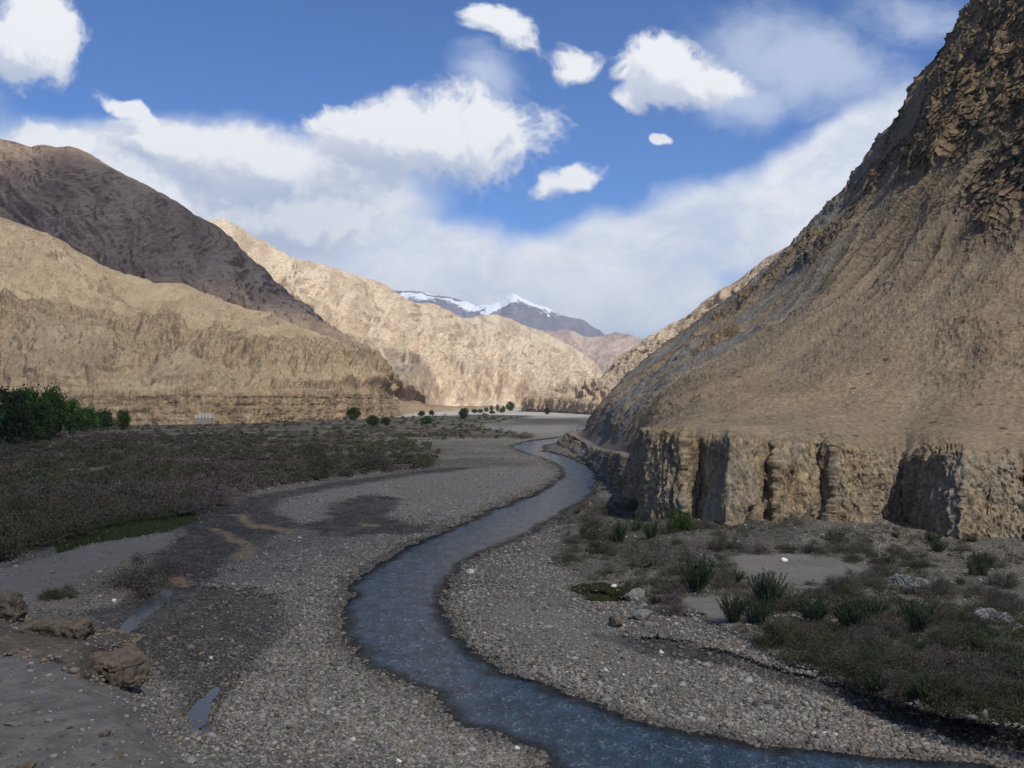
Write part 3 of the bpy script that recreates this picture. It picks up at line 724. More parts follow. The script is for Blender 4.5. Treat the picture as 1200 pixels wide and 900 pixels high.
def lit_mountain():
    crest = [(80, 80, 300, 2900), (180, 180, 285, 2900), (240, 240, 266, 2900), (257, 257, 263, 2900), (275, 275, 271, 2900), (310, 310, 296, 2900), (340, 340, 312, 2900), (372, 372, 318, 2900), (400, 400, 324, 2950), (417, 417, 332, 3000), (443, 443, 341, 3050), (467, 467, 354, 3100), (485, 485, 361, 3150), (507, 507, 362, 3200), (530, 530, 371, 3300), (560, 560, 387, 3400), (600, 600, 401, 3400), (640, 640, 420, 3300), (670, 670, 438, 3200), (690, 690, 455, 3100), (704, 704, 468, 3000)]
    foot = [(80, 80, 480, 1600), (300, 300, 480, 1550), (450, 460, 479, 1600), (520, 520, 478.2, 1750), (600, 605, 477.5, 1950), (660, 670, 476, 2400), (704, 712, 474.5, 2900)]
    mid = [(80, 80, 400, 2200), (300, 300, 405, 2150), (450, 455, 428, 2100), (520, 520, 436, 2250), (600, 602, 446, 2500), (660, 665, 458, 2750), (704, 708, 471, 2950)]
    back = [(c, u + 10, 476, d * 1.4) for (c, u, v, d) in crest]
    cs = np.arange(80, 704, .8)
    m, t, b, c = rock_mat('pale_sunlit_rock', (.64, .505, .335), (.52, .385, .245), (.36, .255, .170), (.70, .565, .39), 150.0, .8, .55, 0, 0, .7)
    def rf(tc, C, x, y, z, S, T):
        fan = sstep(1.15, .4, tc)
        return 0 * tc, -fan * 0
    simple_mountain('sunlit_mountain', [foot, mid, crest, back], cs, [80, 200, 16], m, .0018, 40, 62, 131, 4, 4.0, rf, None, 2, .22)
    crest = [(500, 500, 385, 4600), (540, 540, 377, 4600), (560, 560, 374, 4600), (573, 573, 372, 4600), (590, 590, 378, 4600), (607, 607, 384, 4600), (633, 633, 392, 4600), (655, 655, 402, 4500), (675, 675, 412, 4400), (690, 690, 424, 4300), (706, 706, 442, 4200), (718, 718, 458, 4100), (730, 730, 468, 4000)]
    foot = [(500, 500, 476, 3300), (730, 730, 474, 3500)]
    back = [(c, u + 10, 474, d * 1.4) for (c, u, v, d) in crest]
    simple_mountain('sunlit_ridge', [foot, crest, back], np.arange(500, 730, .9), [130, 14], m, .0013, 40, 60, 151, 4, 4, None, None, 1, .28)
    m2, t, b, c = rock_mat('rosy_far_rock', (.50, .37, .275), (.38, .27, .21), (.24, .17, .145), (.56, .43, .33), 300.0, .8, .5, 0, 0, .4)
    crest = [(590, 590, 392, 6800), (640, 640, 390, 6800), (667, 667, 392, 6800), (687, 687, 401, 6800), (700, 700, 398, 6800), (713, 713, 397, 6800), (735, 735, 396, 6800), (760, 760, 405, 6800), (800, 800, 400, 6800)]
    foot = [(590, 590, 474, 4800), (800, 800, 474, 4800)]
    back = [(c, u + 10, 474, d * 1.3) for (c, u, v, d) in crest]
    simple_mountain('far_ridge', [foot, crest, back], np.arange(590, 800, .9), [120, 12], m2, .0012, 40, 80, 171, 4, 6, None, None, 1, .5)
lit_mountain()

def snow_range():
    crest = [(380, 380, 346, 11500), (430, 430, 343, 11500), (455, 455, 342, 11500), (475, 475, 345, 11500), (492, 492, 343, 11500), (510, 510, 348, 11500), (528, 528, 351, 11500), (545, 545, 357, 11500), (560, 560, 362, 11500), (575, 575, 359, 11500), (588, 588, 355, 11500), (602, 602, 345, 11500), (612, 612, 351, 11500), (630, 630, 359, 11500),
             (640, 640, 362, 11500), (655, 655, 371, 11500), (670, 670, 375, 11500), (685, 685, 381, 11500), (700, 700, 390, 11500), (712, 712, 396, 11500), (722, 722, 390, 11500), (735, 735, 397, 11500), (760, 760, 404, 11500), (800, 800, 400, 11500), (850, 850, 398, 11500)]
    foot = [(380, 380, 474, 7500), (850, 850, 474, 7500)]
    mid = [(c, u, v + 45, 10000) for (c, u, v, d) in crest]
    back = [(c, u + 10, 474, d * 1.3) for (c, u, v, d) in crest]
    m, t, b, c = rock_mat('violet_rock_with_snow', (.21, .19, .21), (.16, .15, .18), (.10, .095, .12), (.25, .22, .23), 500.0, .6, .5, 0, 0, .35)
    p = t.pos(); z = t.sep(p)[2]
    sn = t.noise(p, .0022, 6, .68, .6); nz = t.sep(t.node('ShaderNodeNewGeometry').outputs['Normal'])[2]
    X = t.sep(p)[0]
    peak = t.rng(t.m('ABSOLUTE', t.m('SUBTRACT', X, 60)), 1000, 150, 0, 190)
    f = t.m('ADD', t.m('ADD', z, peak), t.m('MULTIPLY', t.m('SUBTRACT', sn, .5), 1300))
    f = t.m('ADD', f, t.m('MULTIPLY', nz, 120))
    snow = t.rng(f, 1290, 1360)
    t.l.new(t.mix(snow, c, (.84, .87, .92)), b.inputs['Base Color'])
    simple_mountain('snowy_mountain', [foot, mid, crest, back], np.arange(380, 850, .8), [30, 90, 12], m, .0008, 35, 90, 191, 1, 14, None, None, 2, .5)
snow_range()

def right_spur():
    crest = [(600, 640, 476, 1700), (640, 668, 470, 1600), (660, 690, 463, 1500), (700, 705, 443, 1400), (724, 724, 416, 1350), (757, 757, 392, 1300), (785, 785, 372, 1250), (813, 813, 352, 1200), (850, 850, 328, 1150), (892, 892, 300, 1100), (950, 950, 262, 1050), (1050, 1050, 200, 1000), (1200, 1200, 150, 950)]
    crest = [(c, u + (8 if c > 690 else 0), v + (9 if c > 690 else 2), d) for (c, u, v, d) in crest]
    foot = [(600, 616, 481, 1130), (640, 650, 482.5, 1040), (660, 672, 484, 960), (700, 700, 486, 850), (757, 757, 487, 800), (892, 892, 490, 700), (1200, 1200, 495, 600)]
    top = [(600, 616, 468, 1137), (640, 650, 468, 1048), (660, 672, 470, 968), (700, 700, 474, 858), (757, 757, 476, 808), (892, 892, 478, 708), (1200, 1200, 480, 608)]
    bench = [(600, 620, 466, 1200), (640, 655, 465, 1100), (660, 676, 466, 1030), (700, 700, 468, 920), (757, 757, 465, 860), (892, 892, 455, 760), (1200, 1200, 450, 660)]
    mid = [(600, 630, 471, 1500), (640, 662, 463, 1400), (660, 684, 460, 1300), (700, 702, 455, 1150), (757, 757, 430, 1080), (892, 892, 380, 930), (1200, 1200, 300, 800)]
    back = [(c, u + 5, 476, d * 1.5) for (c, u, v, d) in crest]
    under = [(c, u, v + 5, d - 8) for (c, u, v, d) in foot]
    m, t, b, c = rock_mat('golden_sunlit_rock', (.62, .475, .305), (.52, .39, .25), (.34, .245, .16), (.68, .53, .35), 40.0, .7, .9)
    def rf(tc, C, x, y, z, S, T):
        cl = sstep(.3, 1.0, tc) * sstep(2.2, 1.9, tc) * sstep(712, 690, C)
        dd = cl * (fbm(S, z * .15, 0 * z, .055, 4, 211, .6, True) * 6 + fbm(x, y, z, .1, 3, 213) * 3)
        return cl * .35, dd
    simple_mountain('sunlit_spur', [under, foot, top, bench, mid, crest, back], np.concatenate([np.arange(600, 900, .7), np.arange(900, 1200, 6)]), [4, 26, 10, 30, 90, 10], m, .006, 12, 12, 201, 5, 2.0, rf, None, 5, .35, True)
right_spur()



# ------------------------------------------------------------------ stones
def ico(sub=0):
    t = (1 + 5 ** .5) / 2
    v = np.array([(-1, t, 0), (1, t, 0), (-1, -t, 0), (1, -t, 0), (0, -1, t), (0, 1, t), (0, -1, -t), (0, 1, -t), (t, 0, -1), (t, 0, 1), (-t, 0, -1), (-t, 0, 1)], float)
    v /= np.linalg.norm(v, axis=1, keepdims=True)
    f = np.array([(0, 11, 5), (0, 5, 1), (0, 1, 7), (0, 7, 10), (0, 10, 11), (1, 5, 9), (5, 11, 4), (11, 10, 2), (10, 7, 6), (7, 1, 8), (3, 9, 4), (3, 4, 2), (3, 2, 6), (3, 6, 8), (3, 8, 9), (4, 9, 5), (2, 4, 11), (6, 2, 10), (8, 6, 7), (9, 8, 1)])
    for _ in range(sub):
        vl = list(map(tuple, v)); cache = {}; nf = []
        def mid(a, b):
            k = (min(a, b), max(a, b))
            if k not in cache:
                q = (np.array(vl[a]) + np.array(vl[b])) / 2; q /= np.linalg.norm(q); cache[k] = len(vl); vl.append(tuple(q))
            return cache[k]
        for a, b, c in f:
            x, y, z = mid(a, b), mid(b, c), mid(c, a)
            nf += [(a, x, z), (b, y, x), (c, z, y), (x, y, z)]
        v = np.array(vl); f = np.array(nf)
    return v, f

def rockmesh(name, seed, sub=3, cuts=9, rough=.06, shape=(1, .8, .6)):
    r = np.random.default_rng(seed); v, f = ico(sub)
    for _ in range(cuts):
        n = r.normal(size=3); n /= np.linalg.norm(n); d = r.uniform(.55, .85)
        k = v @ n; v = v - np.maximum(k - d, 0)[:, None] * n
    v = v * (1 + rough * fbm(v[:, 0], v[:, 1], v[:, 2], 2.5, 4, seed)[:, None] * 1.5)
    v = v * np.array(shape)
    v[:, 2] -= v[:, 2].min() * .72
    return mesh_np(name, v, f, smooth=False)

def stone_material(name, c1, c2, attr=False):
    m, t, b = material(name); p = t.pos()
    c = t.mix(t.rng(t.noise(p, 3, 6, .7), .35, .68), c1, c2)
    if attr:
        c = t.mix(t.rng(t.attr('tone'), 0, 1, 0, 1, False), (.052, .048, .043), (.36, .332, .288))
        c = t.mix(t.rng(t.attr('hue'), .80, 1.0), c, (.21, .16, .11)); c = t.mix(t.rng(t.attr('tone'), .93, .97), c, (.46, .44, .40))
    t.l.new(c, b.inputs['Base Color'])
    t.l.new(t.bump(t.noise(p, 9, 5, .7), .6, .08), b.inputs['Normal'])
    return m

def scatter_gravel():
    base_v, base_f = ico(0); r = np.random.default_rng(5)
    variants = [base_v * (1 + .28 * r.normal(size=(12, 1))) for _ in range(16)]
    n = 470000
    u = r.uniform(-70, 1320, n); v = 520 + (905 - 520) * r.uniform(0, 1, n) ** .75
    M, x, y = ground_masks(u, v)
    sdr = M['sdr']
    w = .30 + .55 * sstep(9, 1, sdr) + .25 * sstep(-.1, .3, fbm(x, y, 0 * x, .07, 4, 301)) + .2 * (v > 750)
    w = w * (1 - .93 * M['scrub']) * (1 - .80 * M['terr']) * (1 - .75 * M['fine']) * (1 - .8 * M['grass']) * (1 - .9 * M['sr1']) * (1 - .9 * M['sr2']) * (1 - .85 * M['side']) * (1 - .85 * M['salt'])
    w = w * (1 - .975 * sstep(.3, -2, M['road_sd'])) * (1 - .5 * M['dark3']) * (1 - .35 * M['dark1']) * (1 - .55 * M['dark2'])
    w = np.where(sdr < -.55, .04 * (v > 780), w)
    k = r.uniform(0, 1, n) < w
    u, v, sdr, y = u[k], v[k], sdr[k], y[k]; M = {a: b[k] for a, b in M.items()}
    X = ground_xyz(u, v, M); n = len(u)
    size = np.exp(r.normal(-3.58, .48, n)) * (1 + .010 * np.clip(y, 0, 200))
    size = np.where(r.uniform(0, 1, n) > .985, size * 2.0, size)
    size = np.clip(size, .015, .20) * np.where(sdr < 0, .9, 1)
    tone = np.clip(r.beta(1.9, 2.6, n) * 1.05 + .18 * fbm(X[:, 0], X[:, 1], 0 * u, .2, 2, 302), 0, .92)
    tone = np.where(r.uniform(0, 1, n) > .995, .97, tone)
    wet = np.clip(M['dark1'] + M['dark2'] + M['dark3'] * .9 + M['side'] * .7 + sstep(.8, 0, sdr) * .7, 0, 1); tone = np.where(tone < .95, tone * (1 - .68 * wet), tone)
    hue = r.uniform(0, 1, n)
    print('stones', n)
    nr_ = np.abs(M['rim'] - .5) < .49; size = np.where(nr_, size * r.uniform(.8, 2.6, n), size); hue = np.where(nr_, .97, hue)
    vi = r.integers(0, 16, n); V = np.array(variants)[vi]
    an = r.uniform(0, 6.28, n); c, s = np.cos(an), np.sin(an)
    sc3 = np.stack([size * r.uniform(.8, 1.4, n), size * r.uniform(.7, 1.1, n), size * r.uniform(.4, .8, n)], -1)
    V = V * sc3[:, None]
    Vx = V[..., 0] * c[:, None] - V[..., 1] * s[:, None]; Vy = V[..., 0] * s[:, None] + V[..., 1] * c[:, None]
    V = np.stack([Vx + X[:, 0:1], Vy + X[:, 1:2], V[..., 2] + X[:, 2:3] + size[:, None] * .18], -1).reshape(-1, 3)
    Fc = (base_f[None] + 12 * np.arange(n)[:, None, None]).reshape(-1, 3)
    me = mesh_np('gravel', V, Fc, {'tone': np.repeat(tone, 12), 'hue': np.repeat(hue, 12)}, smooth=True)
    link('gravel', me, stone_material('river_stones', (0, 0, 0), (0, 0, 0), True), kind='stuff', label='grey river cobbles and gravel strewn over the bars beside the stream')
scatter_gravel()

M_GREY = stone_material('grey_boulder_rock', (.20, .195, .175), (.10, .096, .088))
M_PALE = stone_material('pale_boulder_rock', (.58, .56, .52), (.40, .38, .34))
M_BROWN = stone_material('brown_boulder_rock', (.20, .145, .095), (.10, .07, .045))
M_EARTH = stone_material('dried_earth', (.155, .125, .092), (.075, .060, .045))
M_LIME = stone_material('pale_limestone', (.34, .325, .295), (.11, .105, .095))
M_WHITE = stone_material('white_stone', (.82, .80, .76), (.66, .64, .60))
RM = [rockmesh('boulder', 11 + i, 3, 10, .07) for i in range(5)]

def put_rock(name, label, cat, u, v, wpx, hpx, mat, k=0, rot=0.0, group=None, tilt=0.0, flat=None):
    G = ground_xyz(np.array([float(u)]), np.array([float(v)]))[0]
    mpp = G[1] / FPX
    me = RM[k].copy(); me.materials.clear(); me.materials.append(mat)
    o = link(name, me, None, label=label, category=cat, group=group)
    w, h = wpx * mpp / 2, hpx * mpp
    o.scale = (w, w * .8, h / 1.0)
    o.location = (G[0], G[1] + w * .5, G[2] - h * .12); o.rotation_euler = (tilt, 0, rot)
    return o

put_rock('boulder', 'flat-topped grey boulder with a dark shadowed underside beside the green algae patch', 'boulder', 745, 703, 30, 14, M_GREY, 0, .3)
put_rock('boulder', 'wide pale green-grey slab lying at the head of the dark side channel', 'boulder', 753, 727, 30, 13, M_GREY, 1, .1)
put_rock('boulder', 'grey slab just above the pale green-grey slab at the side channel', 'boulder', 755, 715, 22, 10, M_GREY, 2, 1.1)
put_rock('boulder', 'lone pointed buff boulder standing on the fine gravel left of the slabs', 'boulder', 721, 735, 22, 18, M_EARTH, 3, 2.0)
put_rock('boulder', 'tilted light grey boulder at the right end of the slab group', 'boulder', 777, 746, 18, 13, M_GREY, 4, .9, tilt=.3)
put_rock('boulder', 'rusty brown rock touching the flat-topped grey boulder', 'boulder', 735, 703, 9, 9, M_BROWN, 2, .4)
put_rock('boulder', 'dark blue-grey wet rock under the pale slab in the side channel', 'boulder', 762, 735, 18, 7, M_GREY, 3, .2)
put_rock('white_stone', 'small bright white stone on the green algae patch', 'stone', 720, 690, 8, 5, M_WHITE, 1)
put_rock('white_stone', 'small bright white stone in the grey cobbles below the slab group', 'stone', 775, 766, 6, 5, M_WHITE, 2)
put_rock('white_stone', 'cream white stone on the bare sand flat below the brown cliff', 'stone', 920, 658, 9, 6, M_WHITE, 3)
put_rock('white_stone', 'white stone by the water on the right bank inside the river bend', 'stone', 552, 672, 11, 6, M_PALE, 4)
put_rock('white_stone', 'white stone on the dark ground left of the river near the sandy puddle', 'stone', 133, 706, 6, 5, M_WHITE, 1)
put_rock('white_stone', 'tiny white stone at the lower edge of the photo in the left bank cobbles', 'stone', 467, 898, 8, 6, M_WHITE, 2)
put_rock('white_stone', 'round white stone at the left water edge near the bottom', 'stone', 606, 880, 8, 7, M_PALE, 3)
put_rock('boulder', 'upright pale stone on the dark shore at the lower right corner', 'stone', 1155, 843, 11, 13, M_GREY, 0, .5)
put_rock('boulder', 'pale rock at the foot of the undercut bank at lower right', 'boulder', 1060, 832, 17, 9, M_EARTH, 1, .7)
put_rock('boulder', 'dark wet rock at the river edge below the grey scree nose', 'boulder', 669, 535, 9, 5, M_BROWN, 2, .5)
put_rock('boulder', 'tan rock nearest the camera on the grey road verge', 'boulder', 122, 864, 15, 9, M_EARTH, 1, .3)
put_rock('boulder', 'tan rock lower right of the pair on the road verge', 'boulder', 138, 890, 14, 9, M_EARTH, 4, 1.2)
put_rock('boulder', 'small buff rock just below the tan rock on the road verge', 'stone', 124, 873, 9, 6, M_EARTH, 3, .6)
put_rock('boulder', 'flat grey stone at the left edge of the road', 'stone', 12, 852, 18, 6, M_GREY, 2, .2)
put_rock('boulder', 'low tan rock cut by the bottom left corner of the photo', 'boulder', 28, 902, 26, 8, M_EARTH, 0, .2)
put_rock('boulder', 'pale cream rocks ledge lying on the rim of the earth bank', 'boulder', 70, 740, 24, 8, M_PALE, 1, -.3)
put_rock('boulder', 'round cream stone at the end of the pale ledge on the bank rim', 'stone', 91, 741, 8, 6, M_PALE, 3, .3)
for i, (u, v, w, h) in enumerate([(60, 800, 7, 4), (75, 846, 6, 4), (45, 880, 8, 4), (180, 868, 7, 4), (100, 812, 6, 4), (165, 893, 8, 5), (33, 782, 9, 5), (150, 850, 5, 3), (200, 892, 6, 4), (92, 870, 9, 5)]):
    put_rock('stone', 'small loose stone lying on the grey road surface', 'stone', u, v, w, h, M_EARTH if i % 3 else M_GREY, i % 5, i * .9, group='loose stones on the road')
# white limestone outcrops in the right scrub, each one lump of piled pale rock
for i, (lab, lst) in enumerate([('jagged whitish rock outcrop among the grey bushes below the cliff buttress', [(1052, 690, 12, 9), (1060, 684, 14, 10), (1073, 682, 14, 9), (1081, 679, 9, 8), (1051, 695, 8, 8)]),
                                ('low whitish rock outcrop in the scrub near the right edge of the photo', [(1150, 724, 12, 6), (1162, 728, 14, 8), (1172, 731, 12, 6), (1180, 733, 8, 5)])]):
    L = np.array(lst, float); G0 = ground_xyz(L[:, 0], L[:, 1]); cen = G0.mean(0); mpp = cen[1] / FPX
    v_, f_ = ico(5); hw = (L[:, 0].max() - L[:, 0].min() + 14) * mpp / 2
    q = v_ * np.array([hw * .66, .6, .36]); rg = fbm(q[:, 0] + 30 * i, q[:, 1], q[:, 2], 1.1, 5, 900 + i, .6, True)
    q = q * (1 + .55 * fbm(q[:, 0], q[:, 1], q[:, 2], .8, 3, 910 + i)[:, None]) + v_ * rg[:, None] * .30 + v_ * fbm(q[:, 0], q[:, 1], q[:, 2], 3.5, 4, 930, .6, True)[:, None] * .16
    slope = (G0[-1, 1] - G0[0, 1]) / max(.1, (G0[-1, 0] - G0[0, 0])); q[:, 1] += q[:, 0] * np.clip(slope, -2.5, 2.5) * .5
    o = link('rock_outcrop', mesh_np('rock_outcrop', q, f_, smooth=False), M_LIME, label=lab, category='rock outcrop'); o.location = cen

# blocks of dried earth on the cut bank at lower left
def earth_block(label, u, v, w, h, dep, rot, seed, mat):
    G = ground_xyz(np.array([float(u)]), np.array([float(v)]))[0]; mpp = G[1] / FPX
    n = 34; a = np.linspace(-1, 1, n)
    v_, f_ = ico(5); q = np.sign(v_) * np.abs(v_) ** .34; q /= np.abs(q).max(axis=1, keepdims=True) ** .75
    q = q * np.array([w * mpp / 2, dep / 2, h * mpp / 2])
    nz = fbm(q[:, 0], q[:, 1], q[:, 2], 1.1, 5, seed, .62, True) * .34 + fbm(q[:, 0], q[:, 1], q[:, 2], 4, 4, seed + 3, .6, True) * .13
    q = q * (1 + .25 * fbm(q[:, 0], q[:, 1], q[:, 2], .5, 2, seed + 8)[:, None]) + v_ * nz[:, None]
    q[:, 2] += h * mpp * .36
    o = link('earth_block', mesh_np('earth_block', q, f_), mat, label=label, category='earth bank'); o.location = (G[0], G[1] + dep * .45, G[2]); o.rotation_euler = (0, 0, rot)
earth_block('crumbling brown earth block with a sheer right end on the rim of the road bank', 128, 802, 40, 27, 1.6, -.5, 501, M_EARTH)
earth_block('dark crumbling earth lump at the left edge above the road', -4, 722, 32, 20, 1.3, .2, 511, M_EARTH)
earth_block('low brown earth ledge behind the pale stones at the bank rim', 62, 746, 56, 11, 1.4, -.1, 521, M_EARTH)

# ------------------------------------------------------------------ plants
def leaf_material(name, cols, trans=.35):
    m, t, b = material(name); tone = t.attr('tone')
    c = t.mix(t.rng(tone, 0, .5, 0, 1, False), cols[0], cols[1]); c = t.mix(t.rng(tone, .5, 1, 0, 1, False), c, cols[2])
    oi = t.node('ShaderNodeObjectInfo').outputs['Random']
    hs = t.node('ShaderNodeHueSaturation'); t.l.new(t.rng(oi, 0, 1, .75, 1.3, False), hs.inputs['Value']); t.l.new(t.rng(oi, 0, 1, .48, .52, False), hs.inputs['Hue']); t.l.new(c, hs.inputs['Color'])
    t.l.new(hs.outputs[0], b.inputs['Base Color'])
    tr = t.node('ShaderNodeBsdfTranslucent'); t.l.new(hs.outputs[0], tr.inputs[0])
    mx = t.node('ShaderNodeMixShader'); mx.inputs[0].default_value = trans
    t.l.new(b.outputs[0], mx.inputs[1]); t.l.new(tr.outputs[0], mx.inputs[2]); t.l.new(mx.outputs[0], t.n['Material Output'].inputs[0])
    return m
def wood_material(name, c1, c2):
    m, t, b = material(name); t.l.new(t.mix(t.noise(t.pos(), 6, 4), c1, c2), b.inputs['Base Color']); return m
L_GREY = leaf_material('grey_thornbush_foliage', [(.050, .043, .034), (.090, .080, .062), (.150, .135, .105)], .2)
L_OLIVE = leaf_material('olive_bush_foliage', [(.030, .034, .016), (.060, .066, .030), (.105, .105, .055)], .25)
L_GREEN = leaf_material('green_spray_foliage', [(.018, .034, .016), (.038, .066, .032), (.080, .115, .060)], .3)
L_FRESH = leaf_material('fresh_green_foliage', [(.022, .050, .010), (.045, .092, .018), (.085, .150, .030)], .35)
L_MAUVE = leaf_material('mauve_tamarisk_foliage', [(.070, .050, .052), (.125, .095, .098), (.200, .155, .155)], .25)
L_TREE = leaf_material('willow_tree_foliage', [(.018, .042, .008), (.040, .088, .014), (.075, .140, .025)], .35)
W_TWIG = wood_material('grey_twigs', (.12, .10, .08), (.06, .05, .04))
W_BARK = wood_material('willow_bark', (.11, .085, .06), (.05, .04, .03))

def tubes(paths, radii, sides=5):
    V, Fc, off = [], [], 0
    for pts, rr in zip(paths, radii):
        pts = np.asarray(pts, float); n = len(pts)
        d = np.gradient(pts, axis=0); d /= np.linalg.norm(d, axis=1, keepdims=True) + 1e-9
        ref = np.array([.31, .17, .1]) + 0 * d; a = np.cross(d, ref); a /= np.linalg.norm(a, axis=1, keepdims=True) + 1e-9; b = np.cross(d, a)
        th = np.arange(sides) * 2 * math.pi / sides
        ring = pts[:, None] + np.asarray(rr)[:, None, None] * (np.cos(th)[None, :, None] * a[:, None] + np.sin(th)[None, :, None] * b[:, None])
        V.append(ring.reshape(-1, 3)); i = np.arange(n - 1)[:, None] * sides; j = np.arange(sides)[None]; j2 = (j + 1) % sides
        Fc.append(np.stack([i + j, i + j2, i + sides + j2, i + sides + j], -1).reshape(-1, 4) + off); off += n * sides
    return np.concatenate(V), np.concatenate(Fc)

def leaves(cen, size, r, up=0.0, elong=2.2):
    """one pointed four-cornered leaf per centre"""
    n = len(cen); a = r.normal(size=(n, 3)); a[:, 2] = a[:, 2] * (1 - .5 * up) + up * 1.6; a /= np.linalg.norm(a, axis=1, keepdims=True)
    b = np.cross(a, r.normal(size=(n, 3))); b /= np.linalg.norm(b, axis=1, keepdims=True) + 1e-9
    s = (size * r.uniform(.6, 1.4, n))[:, None]
    V = np.stack([cen - a * s, cen + b * s / elong, cen + a * s, cen - b * s / elong], 1).reshape(-1, 3)
    return V, np.arange(4 * n).reshape(n, 4)

def clump_points(r, n, nc, spread, hemi=True, zflat=1.0, jag=.35):
    c = r.normal(size=(nc, 3)); c /= np.linalg.norm(c, axis=1, keepdims=True); c *= (r.uniform(.25, 1, nc) ** .5)[:, None]
    c *= (1 + jag * r.normal(size=(nc, 1)) * .5)
    if hemi: c[:, 2] = np.abs(c[:, 2])
    k = r.integers(0, nc, n); p = c[k] + r.normal(size=(n, 3)) * spread * r.uniform(.5, 1.3, nc)[k][:, None]
    p[:, 2] *= zflat
    return p, r.uniform(0, 1, nc)[k]

def bush_meshes(kind, seed):
    r = np.random.default_rng(seed)
    if kind == 'thorn' or kind == 'mauve' or kind == 'olive':
        p, tn = clump_points(r, 3800, 26, .16, True, .72)
        p = p[p[:, 2] > -.02]; n = len(p); tn = tn[:n]
        V, Fq = leaves(p, .035, r, .5, 3.0); tone = np.repeat(np.clip(tn * .6 + r.uniform(0, .4, n), 0, 1), 4)
        paths, rad = [], []
        for i in range(70):
            t = r.normal(size=3); t[2] = abs(t[2]) * .9 + .2; t /= np.linalg.norm(t); L = r.uniform(.7, 1.15); t[2] *= .75
            q = np.linspace(0, 1, 4)[:, None]; pts = q * t * L + r.normal(size=(4, 3)) * .035 * q; pts[:, 2] += .05 * np.sin(q[:, 0] * 3)
            paths.append(pts); rad.append(np.linspace(.014, .003, 4))
        tv, tf = tubes(paths, rad, 3)
    elif kind == 'spray':
        # upright green rods carrying fine needles
        paths, rad, C = [], [], []
        for i in range(85):
            a = r.uniform(0, 6.28); rr = r.uniform(0, .25); b0 = np.array([math.cos(a) * rr, math.sin(a) * rr, 0])
            lean = r.uniform(.05, .75); az = a + r.normal() * .4; d = np.array([math.cos(az) * lean, math.sin(az) * lean, 1]); d /= np.linalg.norm(d)
            L = r.uniform(.65, 1.15); q = np.linspace(0, 1, 5)[:, None]; pts = b0 + q * d * L; pts[:, :2] += (q ** 2) * d[:2] * .15
            paths.append(pts); rad.append(np.linspace(.012, .004, 5))
            m_ = 34; qq = r.uniform(.18, 1, m_); C.append(np.stack([np.interp(qq, q[:, 0], pts[:, k]) for k in range(3)], -1) + r.normal(size=(m_, 3)) * .018)
        C = np.concatenate(C); V, Fq = leaves(C, .055, r, 1.0, 4.0); tone = np.repeat(np.clip(np.repeat(r.uniform(0, 1, 85), 34) * .6 + r.uniform(0, .4, len(C)), 0, 1), 4)
        tv, tf = tubes(paths, rad, 3)
    else:   # round dense bush
        p, tn = clump_points(r, 5200, 34, .13, True, .85)
        p = p[p[:, 2] > -.02]; n = len(p); tn = tn[:n]
        V, Fq = leaves(p, .04, r, .1, 1.8); tone = np.repeat(np.clip(tn * .5 + r.uniform(0, .5, n), 0, 1), 4)
        paths = [np.array([(0, 0, 0), (.1 * math.cos(a), .1 * math.sin(a), .3), (.4 * math.cos(a), .4 * math.sin(a), .65)]) for a in r.uniform(0, 6.28, 12)]
        tv, tf = tubes(paths, [[.03, .02, .008]] * 12, 4)
    return mesh_np('foliage', V, Fq, {'tone': tone}, smooth=False), mesh_np('stems', tv, tf)

BUSH = {k: [bush_meshes(k, 700 + 17 * i + j) for j in range(3)] for i, k in enumerate(('thorn', 'mauve', 'olive', 'spray', 'round'))}
LMAT = {'thorn': L_GREY, 'mauve': L_MAUVE, 'olive': L_OLIVE, 'spray': L_GREEN, 'round': L_FRESH}
MESHC = {}
def put_bush(name, kind, u, v, wpx, hpx, label, cat='bush', group=None, mat=None, seed=0):
    G = ground_xyz(np.array([float(u)]), np.array([float(v)]))[0]; mpp = G[1] / FPX
    r = random.Random(int(u * 31 + v * 7 + seed)); j = r.randrange(3); mat = mat or LMAT[kind]
    e = bpy.data.objects.new(name, None); COL.objects.link(e); e.location = (G[0], G[1] + wpx * mpp * .35, G[2] - .03)
    e['label'] = label; e['category'] = cat
    if group: e['group'] = group
    s = wpx * mpp / (2.05 if kind != 'spray' else 1.75); hz = hpx * mpp / {'thorn': .95, 'mauve': .95, 'olive': .95, 'spray': 1.05, 'round': 1.1}[kind]
    e.scale = (s, s, hz); e.rotation_euler = (0, 0, r.uniform(0, 6.28))
    key = (kind, j, mat.name)
    if key not in MESHC:
        a, b = BUSH[kind][j]; a = a.copy(); b = b.copy(); a.materials.append(mat); b.materials.append(W_TWIG); MESHC[key] = (a, b)
    a, b = MESHC[key]
    fo = bpy.data.objects.new('foliage', a); st = bpy.data.objects.new('stems', b)
    for c in (fo, st): COL.objects.link(c); c.parent = e
    return e

